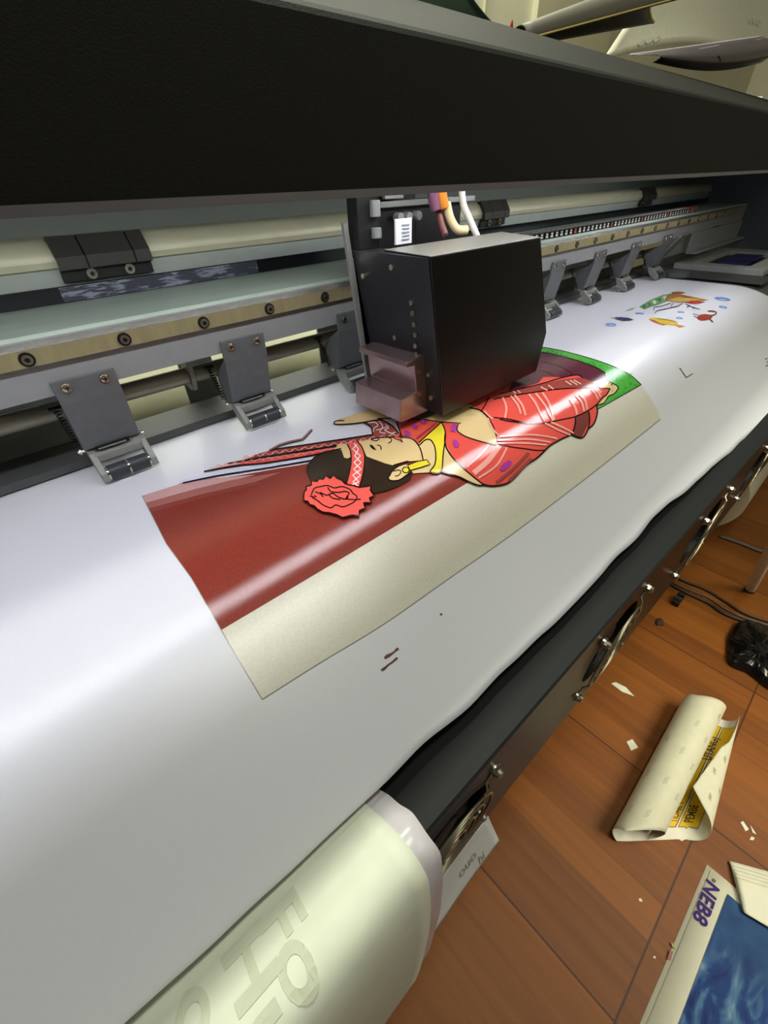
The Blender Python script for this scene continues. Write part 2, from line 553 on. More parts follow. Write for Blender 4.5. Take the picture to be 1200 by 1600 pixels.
# lifting rod with lugs
q = MB(); q.cyl((XL, .560, -.1810), (1.7, .560, -.1930), .0100, 16)
rod = q.build('lifting_rod', M_rod, PR, smooth='angle')
for x in (.165, .90, 1.45):
    q = MB()
    zc = -.181 - .012 * (x + .95) / 2.65
    q.prism([(.545, -.152), (.560, -.152), (.576, zc), (.572, zc - .015), (.560, zc - .019), (.548, zc - .016), (.543, zc)], x, x + .006)
    q.build('rod_lug', M_foot, rod, bevel=.001)
# rear strip, rear bracket sheets
q = MB(); q.prism([(.540, -.2478), (.548, -.2420), (.600, -.2380), (.600, -.2478)], XL, 1.75)
q.build('platen_strip', M_platen, PR)
q = MB(); q.box(-.90, .085, .650, .653, -.30, -.152); q.box(.185, .235, .650, .653, -.30, -.152); q.box(.43, .62, .650, .653, -.30, -.152); q.box(.9, 1.75, .650, .653, -.30, -.152)
q.build('rear_sheet', M_upper2, PR)
# bed and front apron follow the media
q = MB()
pts = []
s = 0.0
while True:
    y, z, th = prof(s)
    if y < .155: break
    pts.append((y + .004 * math.sin(th), z - .004 * math.cos(th)))
    s += .01 if s > .26 else .05
pr = [(.64, -.2545)] + pts + [(.150, -.34), (.150, -.52), (.64, -.52)]
q.prism(pr, XL, XR)
q.build('bed', M_platen, PR)
# right end: capping station, end panel, cabinet
q = MB()
q.box(1.74, 2.20, .28, .33, -.250, -.232); q.box(1.74, 2.20, .47, .52, -.250, -.232); q.box(1.74, 1.80, .33, .47, -.250, -.232); q.box(2.12, 2.20, .33, .47, -.250, -.232); q.box(1.80, 2.12, .33, .47, -.250, -.245, 1)
q.box(1.86, 1.96, .36, .44, -.245, -.236, 2); q.box(2.0, 2.1, .36, .44, -.245, -.236, 2)
q.build('capping_tray', [M_tray, M_socket, mat('dark_blue_cap', (40, 44, 96), .4)], PR, bevel=.001)
q = MB(); q.box(1.615, 1.73, .25, .56, -.250, -.2455)
q.build('bed_cover_strip', M_platen, PR)
q = MB(); q.prism([(.300, -.004), (.300, -.25), (.16, -.30), (.16, -.52), (.72, -.52), (.72, .14), (.452, .140), (.306, .080)], XR, XR + .35)
q.build('end_cabinet', M_end, PR, bevel=.003)
q = MB(); q.prism([(.300, -.004), (.300, -.25), (.16, -.30), (.16, -.52), (.72, -.52), (.72, .14), (.452, .140), (.306, .080)], XL - .35, XL)
q.build('end_cabinet', M_end, PR, bevel=.003)
for x in (-.8, 2.1):
    q = MB(); q.box(x, x + .08, .40, .48, FL + .03, -.52); q.box(x, x + .08, .16, .70, FL, FL + .05)
    q.build('leg', M_dark, PR, bevel=.003)
# clamps on the upper beam
def clamp(x, w):
    q = MB()
    q.prism([(.6395, -.079), (.6355, -.079), (.6355, -.066), (.6280, -.0645), (.6280, -.056), (.640, -.040), (.646, -.040), (.646, -.0365), (.638, -.0365), (.6255, -.0545), (.6255, -.067), (.6330, -.0675), (.6330, -.079)], x, x + w)
    c = q.build('beam_clamp', M_dark, PR, bevel=.0006)
    q = MB()
    for a, b in ((0, .28), (.30, .80), (.82, 1.0)):
        q.prism([(.6245, -.066), (.6235, -.066), (.6235, -.054), (.637, -.0355), (.639, -.0355), (.6250, -.0545)], x + w * a, x + w * b)
    q.build('clamp_pad', M_pad, c)
    for f in (.3, .72):
        q = MB(); q.cyl((x + w * f, .6335, -.0725), (x + w * f, .6290, -.0725), .0055, 14); q.cyl((x + w * f, .6292, -.0725), (x + w * f, .6282, -.0725), .0025, 6, 1)
        q.build('clamp_bolt', [M_screw, M_socket], c, smooth='angle')
clamp(.091, .098); clamp(.845, .085); clamp(1.62, .09)

# ------------------------------------------------------------------ drag chain lying on the crossbeam
CH = thing('cable_drag_chain', 'black cable drag chain with white and red link marks lying along the crossbeam', 'cable chain', (1.2, .52, -.098))
M_link = mat('chain_black', (20, 20, 21), .35)
M_lw = mat('white_link_mark', (214, 212, 204), .4)
M_lr = mat('red_link_mark', (205, 74, 60), .4)
link0 = {}
n_l = 52
for k in range(n_l):
    x = .74 + .0186 * k
    key = 1 if k % 9 == 5 else 0
    if key not in link0:
        q = MB()
        q.box(x, x + .0125, .508, .545, -.0978, -.0865, 0)
        q.box(x + .0125, x + .0186, .512, .541, -.0968, -.0885, 0)
        q.box(x + .002, x + .010, .5073, .5082, -.0955, -.0925, 1)
        q.box(x + .003, x + .008, .5073, .5082, -.0910, -.0882, 1)
        q.box(x + .004, x + .0055, .514, .539, -.0866, -.0860, 2)
        link0[key] = (q.build('chain_link', [M_link, M_lr if key else M_lw, M_lw], CH), x)
    else:
        o, bx = link0[key]
        c = o.copy(); COL.objects.link(c); c.parent = CH; c.location = (x - bx, 0, 0)
q = MB(); q.box(1.708, 1.722, .505, .548, -.0978, -.084)
q.build('end_clip', mat('dark_red_clip', (120, 40, 46), .4), CH)

# ================================================================== THE CARRIAGE
CA = thing('print_carriage', 'boxy black print head carriage hovering over the printed picture', 'print carriage', (.48, .38, -.24))
front = [(.3525, -.058), (.5500, -.058), (.6120, -.181), (.6045, -.2375), (.3850, -.2375), (.3805, -.193)]
q = MB()
back = [(x + (.010 if z > -.1 else .004), z) for x, z in front]
back[1] = (.584, -.058)
v = [(x, .32, z) for x, z in front] + [(x, .40, z) for x, z in back]
n = 6
q.add(v, [(0, 1, 7, 6), (1, 2, 8, 7), (2, 3, 9, 8), (3, 4, 10, 9), (4, 5, 11, 10), (5, 0, 6, 11), tuple(range(6)), tuple(range(6, 12))])
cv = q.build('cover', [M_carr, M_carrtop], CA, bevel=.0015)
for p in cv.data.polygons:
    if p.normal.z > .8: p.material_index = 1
q = MB()
lv = [(.3515, .322, -.060), (.3795, .322, -.193), (.384, .322, -.236), (.384, .44, -.236), (.366, .44, -.193), (.3515, .44, -.060)]
q.add(lv + [(x + .03, y, z) for x, y, z in lv], [tuple(range(6)), tuple(range(6, 12))[::-1]] + [(i, (i + 1) % 6, 6 + (i + 1) % 6, 6 + i) for i in range(6)])
sp = q.build('side_plate', M_carrside, CA)
def side_x(z):
    return .3515 + (.028 * (-.060 - z) / .133 if z > -.193 else .028 + .0045 * (-.193 - z) / .043)
for py, z, r in [(.352, -.105, .0028), (.352, -.116, .003), (.352, -.128, .003), (.352, -.140, .003), (.352, -.152, .003), (.352, -.162, .0025), (.375, -.072, .003), (.335, -.215, .003), (.388, -.150, .003), (.425, -.085, .003), (.337, -.185, .0025)]:
    xs = side_x(z) - .001 - .012 * max(0, (py - .322) / .118) * (1 if z < -.15 else .2)
    q = MB(); q.cyl((xs + .006, py, z), (xs - .0015, py, z), r, 10)
    q.build('side_screw', M_screw, CA, smooth='angle')
q = MB(); q.prism([(.341, -.034), (.347, -.034), (.3735, -.236), (.366, -.236)], .440, .4445, axis='y')
q.build('rear_flange', M_foot, CA, label='pale edge of the rear flange')
# stepped bracket at the foot of the left side
q = MB()
st = [(.377, -.163), (.3455, -.165), (.3450, -.171), (.3580, -.172), (.3625, -.206), (.336, -.208), (.3335, -.236), (.338, -.238), (.384, -.238)]
q.prism(st, .345, .432, axis='y')
q.build('stepped_bracket', M_bracket, CA, bevel=.001)
# masts, tubes and wiring behind the cover, running up under the hood
q = MB(); q.box(.352, .384, .428, .446, -.06, .03); q.box(.392, .470, .455, .475, -.075, -.008); q.box(.47, .56, .455, .475, -.075, -.018)
q.build('mast', M_dark, CA, bevel=.001)
q = MB(); q.box(.36, .58, .448, .456, -.024, -.018); q.cyl((.375, .425, -.015), (.375, .425, -.03), .006, 12); q.cyl((.376, .425, -.04), (.376, .425, -.05), .006, 12)
for x in (.43, .445, .462): q.cyl((x, .45, -.034), (x, .440, -.034), .005, 12)
q.box(.41, .44, .446, .452, -.016, -.002)
q.build('mast_bracket', M_foot, CA, bevel=.0008)
q = MB(); q.box(.394, .4195, .412, .4145, -.0575, -.033)
lab = q.build('paper_label', mat('white_label', (226, 226, 224), .5), CA)
q = MB()
for k in range(5): q.box(.403 + .001 * (k % 2), .415, .4112, .4120, -.040 - .0035 * k, -.0385 - .0035 * k)
q.build('label_print', mat('faded_print', (130, 136, 150), .6), lab)
q = MB(); q.box(.386, .408, .418, .424, -.012, -.004)
q.build('white_clip', mat('white_plastic', (220, 218, 208), .4), CA)
def cable(name, pts, r, m_, lab_=None):
    q = MB(); q.tube(smooth_line(pts, 6), r, 10); q.build(name, m_, CA, smooth=True, label=lab_)
cable('ink_tube', [(.476, .420, .02), (.478, .420, -.012), (.484, .420, -.026)], .0065, mat('orange_tube', (226, 140, 50), .35), 'orange ink tube')
cable('ink_tube', [(.466, .424, .02), (.467, .424, -.012), (.473, .424, -.028)], .0065, mat('purple_tube', (130, 84, 110), .35), 'purple ink tube')
cable('ink_tube', [(.488, .420, -.022), (.492, .416, -.038), (.500, .410, -.050), (.512, .404, -.051)], .0052, mat('cream_tube', (224, 200, 150), .35), 'cream ink tube')
cable('ink_tube', [(.512, .420, .02), (.516, .418, -.02), (.525, .412, -.040), (.532, .402, -.060)], .0042, mat('white_tube', (222, 218, 206), .35), 'white ink tube')
cable('ink_tube', [(.484, .428, -.030), (.482, .422, -.042), (.480, .412, -.055)], .0042, mat('red_brown_tube', (120, 70, 66), .4), 'red-brown ink tube')

# ================================================================== THE MEDIA AND ITS PRINTS
def y_end(x):
    tab = [(-.6, .10), (-.1, .0965), (.05, .0890), (.147, .0850), (.27, .0780), (.38, .0765), (.55, .0745), (.75, .062), (.95, .050), (1.6, .046)]
    for (a, b), (c, d) in zip(tab, tab[1:]):
        if x <= c:
            t = (x - a) / (c - a); break
    e = b + (d - b) * t
    return e + .0035 * noise.noise((x * 9.0, 3.1, 0)) + .002 * noise.noise((x * 23.0, 1.7, 5))
def s_of_y(y):
    lo, hi = 0, .71
    for _ in range(30):
        mid = (lo + hi) / 2
        if prof(mid)[0] > y: lo = mid
        else: hi = mid
    return lo
q = MB()
nx, ns = 220, 80
X0, X1 = -.48, 1.575
for i in range(nx + 1):
    x = X0 + (X1 - X0) * i / nx
    se = s_of_y(y_end(x))
    for j in range(ns + 1):
        q.v.append(media(x, .02 + (se - .02) * j / ns))
for i in range(nx):
    for j in range(ns):
        a = i * (ns + 1) + j
        q.f.append((a, a + ns + 1, a + ns + 2, a + 1)); q.m.append(0)
MEDIA = q.build('printed_vinyl_sheet', M_white, None, smooth=True, solid=.0004, open=True)
props(MEDIA, 'wide white vinyl sheet with half-printed picture, feeding out under the pinch rollers', 'vinyl sheet')
if MEDIA.data.polygons[0].normal.z < 0:
    MEDIA.data.flip_normals()

class Art:
    """flat ink shapes traced on the sheet; each later shape lies a hair above the earlier one"""
    def __init__(s): s.bm = bmesh.new(); s.mats = []; s.n = 0
    def slot(s, m_):
        if m_ not in s.mats: s.mats.append(m_)
        return s.mats.index(m_)
    def poly(s, pts, m_, lift=None, is_pix=True):
        if lift is None:
            s.n += 1; lift = .00025 + .00005 * s.n
        uv = [pix_to_media(*p) for p in pts] if is_pix else pts
        t = bmesh.new()
        vs_ = [t.verts.new((a, b, 0)) for a, b in uv]
        for tri in tessellate_polygon([[Vector((a, b, 0)) for a, b in uv]]):
            if len(set(tri)) == 3:
                try: t.faces.new([vs_[k] for k in tri])
                except ValueError: pass
        us = [a for a, b in uv]; ss = [b for a, b in uv]
        for lo, hi, no, step in ((min(us), max(us), 0, .025), (min(ss), max(ss), 1, .005)):
            k = math.floor(lo / step) + 1
            while k * step < hi:
                co = [0, 0, 0]; co[no] = k * step
                nn = [0, 0, 0]; nn[no] = 1
                bmesh.ops.bisect_plane(t, geom=t.verts[:] + t.edges[:] + t.faces[:], plane_co=co, plane_no=nn, dist=1e-7)
                k += 1
        bmesh.ops.triangulate(t, faces=t.faces[:])
        mp_ = {}
        si = s.slot(m_)
        for v_ in t.verts: mp_[v_] = s.bm.verts.new(media(v_.co.x, v_.co.y, lift))
        for f_ in t.faces:
            try:
                g = s.bm.faces.new([mp_[v_] for v_ in f_.verts])
            except ValueError: continue
            g.material_index = si; g.smooth = True
            g.normal_update()
            if g.normal.z < 0: g.normal_flip()
        t.free()
    def line(s, pts, w, m_, smooth=True, lift=None, closed=False, taper=False):
        if lift is None:
            s.n += .3; lift = .0004 + .00005 * s.n
        P = smooth_line(pts, 4, closed) if smooth else list(pts)
        if closed: P = P + [P[0]]
        Q = [P[0]]
        for a, b in zip(P, P[1:]):
            k_ = max(1, int(math.hypot(b[0] - a[0], b[1] - a[1]) / 4))
            Q += [(a[0] + (b[0] - a[0]) * t / k_, a[1] + (b[1] - a[1]) * t / k_) for t in range(1, k_ + 1)]
        P = Q
        si = s.slot(m_)
        n_ = len(P)
        Lf, Rt = [], []
        for i, p in enumerate(P):
            a, b = P[max(i - 1, 0)], P[min(i + 1, n_ - 1)]
            if closed and i in (0, n_ - 1): a, b = P[n_ - 2], P[1]
            dx, dy = b[0] - a[0], b[1] - a[1]
            l_ = math.hypot(dx, dy) or 1
            ww = w(i / (n_ - 1)) if callable(w) else w
            if taper: ww *= .25 + .75 * math.sin(math.pi * i / (n_ - 1))
            ox, oy = -dy / l_ * ww / 2, dx / l_ * ww / 2
            Lf.append(s.bm.verts.new(media(*pix_to_media(p[0] + ox, p[1] + oy), lift)))
            Rt.append(s.bm.verts.new(media(*pix_to_media(p[0] - ox, p[1] - oy), lift)))
        for i in range(n_ - 1):
            try: g = s.bm.faces.new((Lf[i], Rt[i], Rt[i + 1], Lf[i + 1]))
            except ValueError: continue
            g.material_index = si; g.smooth = True
            g.normal_update()
            if g.normal.z < 0: g.normal_flip()
    def done(s, name):
        me = bpy.data.meshes.new(name)
        s.bm.to_mesh(me); s.bm.free()
        for m_ in s.mats: me.materials.append(m_)
        o = bpy.data.objects.new(name, me); COL.objects.link(o); o.parent = MEDIA
        return o

def ink(name, rgb, rough=.10, vary=.05):
    return mat('ink_' + name, rgb, rough, 0, vary, 500, .06, 1500, .5)
I_cream = ink('cream', (212, 206, 190), .22)
I_maroon = ink('maroon', (134, 56, 45), .13, .1)
I_fade = ink('faded_maroon', (196, 150, 150), .3)
I_fade2 = ink('half_faded_maroon', (162, 98, 92), .25)
I_plum = ink('plum', (92, 44, 58))
I_green = ink('green', (72, 168, 62), .17, .22)
I_coral = ink('coral', (222, 84, 72))
I_red = ink('band_red', (232, 92, 84))
I_dred = ink('dark_red', (150, 70, 62))
I_fold = ink('fold_brown', (120, 60, 54))
I_pink = ink('pink', (236, 164, 152))
I_skin = ink('skin', (216, 188, 136))
I_yel = ink('yellow', (224, 206, 54))
I_hair = ink('hair', (50, 38, 28))
I_line = ink('outline', (34, 16, 18))
I_mag = ink('magenta', (160, 58, 150))
I_lil = ink('pale_lilac', (206, 204, 224), .3)
I_wht = ink('white', (236, 226, 224), .25)
I_grey = ink('grey_line', (150, 146, 136))

def cB(*p): return [(280 + .3 * a, 600 + .3 * b) for a, b in p]
def cC(*p): return [(560 + .216667 * a, 580 + .216667 * b) for a, b in p]
def cD(*p): return [(780 + .233333 * a, 530 + .233333 * b) for a, b in p]
def cE(*p): return [(930 + .225 * a, 430 + .225 * b) for a, b in p]
def cG(*p): return [(980 + .141667 * a, 430 + .141667 * b) for a, b in p]

A = Art()
A.poly([(346, 985), (378, 1040), (410, 1093), (500, 1036), (600, 975), (700, 905), (800, 835), (920, 744), (1032, 655), (1027, 640), (1016, 620), (1003, 603), (900, 660), (735, 720), (600, 800), (460, 905)], I_cream)
A.line([(410, 1093), (500, 1036), (600, 975), (700, 905), (800, 835), (920, 744), (1032, 655)], 1.6, I_grey)
A.line([(222, 775), (260, 850), (300, 905), (346, 985), (378, 1040), (410, 1093)], 1.2, I_grey, smooth=False)
A.poly([(222, 775), (240, 811), (260, 850), (280, 878), (300, 905), (346, 985), (540, 869), (735, 752), (745, 735), (700, 700), (600, 690), (484, 724), (380, 742), (280, 757)], I_maroon)
A.poly([(222, 775), (228, 786), (300, 766), (360, 752), (400, 742), (330, 748), (280, 757)], I_fade)
A.poly([(228, 786), (233, 795), (310, 774), (400, 753), (440, 738), (360, 751), (300, 766)], I_fade2)
A.poly([(233, 795), (236, 801), (320, 778), (410, 756), (400, 753), (310, 774)], ink('three_quarter_maroon', (140, 66, 58)))
A.poly([(780, 556)] + cD((240, 80), (300, 90), (400, 108), (480, 130), (560, 155), (640, 185), (710, 225), (760, 280), (700, 330), (520, 300), (300, 300), (100, 400), (-100, 420), (-160, 300)), I_plum)
A.poly([(780, 538)] + cD((240, 46), (285, 55), (400, 75), (540, 110), (640, 140), (740, 175), (830, 215), (890, 250), (950, 305), (800, 390), (645, 478), (640, 440), (750, 340), (720, 270), (710, 225), (640, 185), (560, 155), (480, 130), (400, 108), (285, 87), (240, 80)), I_green)
A.line(cD((285, 55), (400, 75), (540, 110), (640, 140), (740, 175), (830, 215), (890, 250), (950, 305)), 1.2, I_line)
A.line(cD((950, 305), (800, 390), (645, 478)), 1.2, I_line, smooth=False)
rnd = random.Random(3)
I_dgreen = ink('dark_green', (40, 120, 44))
for k in range(110):
    t = rnd.random()
    if t < .45:
        u = rnd.random(); bx, by = 300 + 420 * u, 68 + 130 * u + rnd.uniform(-8, 18)
    else:
        bx, by = rnd.uniform(740, 920), rnd.uniform(235, 420)
        if by > 300 + (950 - bx) * .52 or bx - 740 < (by - 260) * .1: continue
    a = rnd.uniform(-.6, .6)
    A.line(cD((bx, by), (bx + 9 * math.cos(a), by + 9 * math.sin(a))), .9, I_dgreen, smooth=False, lift=.0009)
A.line(cD((290, 150), (400, 180), (470, 220), (495, 245)), 1.2, I_line)
A.line(cD((260, 205), (330, 225), (375, 255)), 1.2, I_line)
A.line(cD((285, 88), (400, 109), (560, 156), (640, 186), (710, 226)), 1.3, I_line)
# foot
A.poly(cD((590, 330), (620, 290), (700, 265), (720, 270), (745, 290), (785, 310), (795, 330), (770, 365), (730, 385), (700, 430), (660, 445), (640, 445), (640, 420), (690, 380)), I_skin)
A.line(cD((720, 270), (745, 290), (785, 310), (795, 330), (770, 365), (730, 385), (700, 430), (650, 445)), 1.8, I_line)
for a in ((728, 275), (745, 285), (760, 297)): A.line(cD(a, (a[0] - 14, a[1] + 14)), 1.4, I_line, smooth=False)
# pole and flag
A.poly(cB((330, 395), (400, 370), (470, 350), (640, 325), (820, 297), (1000, 272), (1120, 250), (1180, 285), (900, 312), (700, 345), (440, 385), (230, 420)), I_dred)
A.poly(cB((150, 445), (240, 425), (480, 388), (650, 360), (800, 335), (835, 350), (690, 378), (450, 412), (190, 440)), I_red)
A.poly(cB((20, 500), (190, 466), (450, 425), (690, 385), (690, 400), (450, 440), (190, 480), (0, 520)), I_lil)
I_f3 = ink('washed_pink', (224, 190, 192), .3)
A.poly(cB((150, 445), (240, 425), (330, 411), (300, 424), (190, 440)), I_f3)
A.poly(cB((230, 420), (330, 395), (400, 371), (380, 384), (330, 402)), I_f3)
A.line(cB((130, 460), (300, 430), (450, 415), (690, 376), (830, 345)), 2.2, I_line)
A.line(cB((20, 520), (190, 484), (450, 443), (690, 402)), 2.0, I_line)
A.line(cB((250, 420), (440, 386), (700, 346), (900, 313), (1180, 283)), 2.4, I_line)
A.line(cB((470, 348), (640, 324), (820, 297), (1010, 268)), 2.2, I_line)
for k in range(16):
    u = k / 15; bx = 360 + 760 * u; by = 388 - 112 * u
    A.line(cB((bx - 26, by + 8), (bx - 8, by - 10 + 3), (bx + 12, by + 4), (bx + 30, by - 10)), 1.1, I_pink, lift=.0022)
for k in range(14):
    u = k / 13; bx = 210 + 560 * u; by = 434 - 82 * u
    A.line(cB((bx - 18, by + 3), (bx, by - 6), (bx + 12, by + 4), (bx + 22, by - 4)), 1.1, I_pink, lift=.0022)
A.line(cB((468, 350), (520, 320), (580, 302), (640, 290), (662, 268), (690, 240)), 1.8, I_fade2, smooth=False)
A.line(cB((478, 352), (530, 326), (590, 308), (646, 297), (668, 274), (694, 244)), 1.2, I_line, smooth=False)
A.poly(cB((962, 207), (1000, 198), (1050, 190), (1110, 222), (1158, 280), (1085, 275), (1010, 270), (1003, 235)), I_dred)
A.line(cB((962, 207), (990, 220), (1003, 235), (1008, 268), (840, 296)), 2.0, I_line, smooth=False)
A.line(cB((1050, 190), (1110, 222), (1158, 280)), 1.8, I_line)
for P_ in (((985, 208), (1020, 205), (1035, 222), (1015, 235), (1012, 255)), ((1040, 200), (1060, 225), (1045, 255), (1075, 262)), ((1075, 215), (1090, 235), (1070, 245), (1105, 262), (1125, 255)), ((1025, 245), (1050, 240), (1090, 225))):
    A.line(cB(*P_), 1.3, I_wht)
# hand and arm
A.poly([(715, 645), (735, 600), (765, 585), (800, 600), (785, 630), (770, 655)], I_coral)
A.poly([(523, 660), (530, 656), (545, 652), (560, 646), (580, 640), (620, 638), (660, 636), (700, 632), (735, 634)] + cC((880, 290), (930, 340), (970, 410), (990, 470), (1000, 540), (900, 520), (800, 490), (760, 475), (710, 435), (720, 388), (600, 376), (390, 352), (150, 350), (0, 378)) + cB((1000, 203), (880, 214), (822, 216), (806, 210)), I_skin)
A.line(cB((860, 197), (820, 198), (806, 209), (822, 216), (880, 214), (960, 206), (1050, 190)) + cC((150, 350), (390, 350), (600, 374), (738, 384)), 1.6, I_line)
# body
A.poly(cC((270, 352), (390, 352), (600, 376), (520, 450), (435, 525), (385, 495), (310, 470), (285, 410)), I_coral)
coral = cC((940, 190), (880, 262), (885, 295), (930, 340), (970, 410), (990, 470), (1000, 540), (900, 520), (800, 490), (750, 470), (710, 435), (720, 388), (605, 378), (627, 460), (622, 520), (640, 580), (690, 650), (760, 717), (850, 792), (900, 825), (960, 835), (1040, 825), (1100, 795), (1150, 750)) \
    + cD((171, 860), (250, 800), (300, 750), (340, 715), (420, 670), (480, 645), (545, 665), (575, 640), (592, 605), (630, 570), (652, 500), (648, 445), (700, 390), (740, 335), (680, 330), (640, 300), (555, 265), (520, 245), (410, 262), (350, 258), (290, 260), (255, 300), (120, 345), (0, 375), (-40, 395))
A.poly(coral, I_coral)
A.poly(cD((-40, 395), (60, 360), (160, 335), (280, 308), (420, 275), (540, 262), (640, 300), (680, 330), (600, 331), (470, 336), (350, 346), (150, 376), (0, 402)), I_dred)
A.poly(cD((290, 262), (350, 258), (410, 262), (280, 305), (255, 300)), I_coral)
A.poly(cD((505, 530), (590, 490), (597, 560), (545, 664), (480, 645), (500, 590)), I_fold)
A.line(cD((-40, 410), (0, 402), (150, 376), (350, 346), (470, 336), (600, 331), (740, 335)), 1.8, I_line)
A.line(cD((0, 375), (120, 345), (280, 306), (410, 266), (520, 245), (560, 266)), 1.6, I_line)
A.line(cD((290, 262), (265, 290), (255, 302)), 1.2, I_line)
A.line(cD((740, 335), (715, 375), (690, 395), (650, 440), (590, 485), (505, 525), (400, 548), (300, 570), (200, 573), (80, 560), (0, 545)), 2.0, I_line)
A.line(cD((648, 445), (652, 500), (630, 570), (592, 605)), 2.2, I_line)
A.line(cD((594, 490), (600, 550), (585, 620), (548, 666), (480, 645)), 2.2, I_line)
A.line(cD((505, 530), (502, 580), (480, 640), (420, 670), (340, 715), (300, 752)), 2.2, I_line)
A.line(cD((300, 750), (240, 752), (170, 742), (90, 732), (0, 715)) + cC((1000, 542), (900, 522), (800, 492), (750, 470), (710, 435), (718, 390)), 1.8, I_line)
A.line(cC((940, 195), (915, 250), (885, 295)), 1.8, I_line)
A.line(cC((800, 272), (850, 282), (885, 297), (930, 340), (970, 410), (990, 470), (1002, 540)), 2.0, I_line)
A.line(cC((945, 342), (1060, 352), (1200, 382)), 1.6, I_line)
A.line(cC((625, 460), (622, 520), (640, 580), (690, 650), (760, 717), (850, 792), (900, 825), (960, 835), (1040, 825), (1100, 795), (1200, 690)) + cD((250, 800), (300, 752)), 2.4, I_line)
def stripes(fn, lines, w, m_=I_pink, lift=.0026):
    for l_ in lines: A.line(fn(*l_), w, m_, lift=lift)
stripes(cD, [((20, 402), (38, 440), (45, 480), (35, 540)), ((75, 392), (120, 450), (140, 510)), ((100, 385), (150, 450), (172, 520)), ((195, 378), (240, 440), (268, 500), (300, 560)), ((240, 372), (300, 450), (330, 510), (355, 555)), ((285, 368), (330, 440), (362, 550)),
             ((465, 405), (500, 460), (515, 512)), ((508, 385), (545, 430), (562, 492)), ((530, 375), (570, 420), (582, 480)), ((612, 340), (640, 375), (655, 410)), ((632, 338), (662, 370), (672, 395)), ((650, 338), (680, 365))], 3.0)
stripes(cD, [((0, 664), (100, 655), (200, 650), (300, 660), (380, 674)), ((-20, 688), (100, 684), (200, 680), (340, 700)), ((-20, 708), (150, 706), (310, 718)), ((300, 572), (390, 618), (470, 650)), ((340, 566), (420, 600), (490, 638))], 2.6)
stripes(cD, [((275, 330), (320, 355)), ((325, 318), (360, 345)), ((440, 290), (480, 315)), ((470, 285), (520, 315)), ((495, 282), (545, 310)), ((90, 360), (110, 375)), ((120, 352), (140, 372))], 2.0)
stripes(cC, [((930, 350), (960, 420), (1000, 470)), ((905, 300), (950, 345), (970, 352))], 2.2)
stripes(cC, [((775, 705), (870, 620), (935, 545)), ((860, 782), (990, 690), (1065, 560))], 3.0)
stripes(cC, [((825, 748), (930, 655), (1010, 548))], 8.5)
stripes(cC, [((990, 812), (1110, 715), (1220, 600)), ((1080, 800), (1160, 720), (1240, 640))], 5.0, I_dred)
stripes(cC, [((300, 420), (390, 362)), ((420, 500), (560, 385))], 2.4, I_dred)
for a, b, w in (((440, 360), (485, 385), 6), ((390, 402), (425, 422), 7), ((335, 448), (375, 475), 7), ((692, 395), (682, 450), 8), ((690, 510), (712, 560), 8), ((1020, 725), (1090, 662), 9)):
    A.line(cC(a, ((a[0] + b[0]) / 2, (a[1] + b[1]) / 2), b), lambda t, w=w: w * (.55 + .45 * math.sin(math.pi * t)), I_mag, lift=.0027)
# neck, collar
A.poly(cC((435, 545), (480, 505), (520, 505), (550, 560), (620, 520), (660, 605), (700, 662), (760, 717), (850, 792), (900, 825), (860, 831), (790, 805), (720, 770), (600, 735), (400, 745), (355, 755), (380, 690), (468, 655)), I_skin)
A.poly(cC((600, 380), (627, 460), (610, 600), (605, 660), (598, 720), (570, 744), (515, 735), (545, 690), (556, 640), (550, 560), (520, 508), (480, 508), (440, 545), (435, 525), (520, 450)), I_yel)
A.line(cC((600, 380), (627, 460), (610, 600), (605, 660), (598, 720), (570, 744), (515, 735), (545, 690), (556, 640), (550, 560), (520, 508), (480, 508), (440, 545)), 2.0, I_line)
A.line(cC((270, 352), (285, 410), (310, 470)), 2.0, I_line)
A.line(cC((600, 376), (520, 450), (435, 528)), 1.8, I_line)
A.line(cC((600, 735), (720, 770), (790, 805), (860, 831), (905, 828)), 2.0, I_line)
# head
A.poly(cB((668, 450), (672, 425), (690, 405), (730, 375), (770, 360), (845, 342), (900, 350), (1000, 370), (1130, 420)) + cC((250, 690), (330, 670), (392, 742), (372, 790), (300, 832), (200, 872), (100, 892)) + cB((940, 545), (860, 520), (760, 500), (690, 510)), I_hair)
A.line(cB((690, 512), (670, 470), (668, 445), (690, 405), (730, 375), (770, 360), (845, 344)), 1.8, I_line)
A.poly(cC((0, 515), (40, 512), (90, 500), (170, 490), (240, 488), (310, 488), (350, 492), (385, 500), (420, 530), (448, 580), (466, 655), (420, 656), (360, 661), (300, 675), (250, 690), (190, 675), (130, 652), (60, 625), (40, 580)), I_skin)
A.poly(cB((808, 348), (825, 325), (850, 318), (885, 318), (893, 388), (880, 396), (860, 392), (845, 350)), I_skin)
A.line(cC((90, 500), (170, 490), (240, 488), (310, 488), (350, 492), (385, 500), (420, 530), (448, 580), (466, 655)), 2.0, I_line)
A.line(cC((250, 690), (300, 675), (358, 660)), 1.6, I_line)
A.poly(cC((80, 540), (100, 545), (115, 560), (132, 585), (105, 575), (88, 560)), I_line)
A.line(cC((135, 545), (158, 552), (165, 578)), 1.6, I_line)
A.line(cC((90, 505), (130, 515), (150, 500)), 1.6, I_line)
A.line(cC((212, 490), (235, 500), (236, 520), (215, 530)), 1.6, I_line)
A.poly(cC((250, 490), (280, 486), (312, 492), (305, 505), (320, 525), (298, 512), (275, 505)), I_red)
A.line(cC((250, 492), (278, 505), (300, 512), (320, 526), (308, 505), (314, 492)), 1.2, I_line)
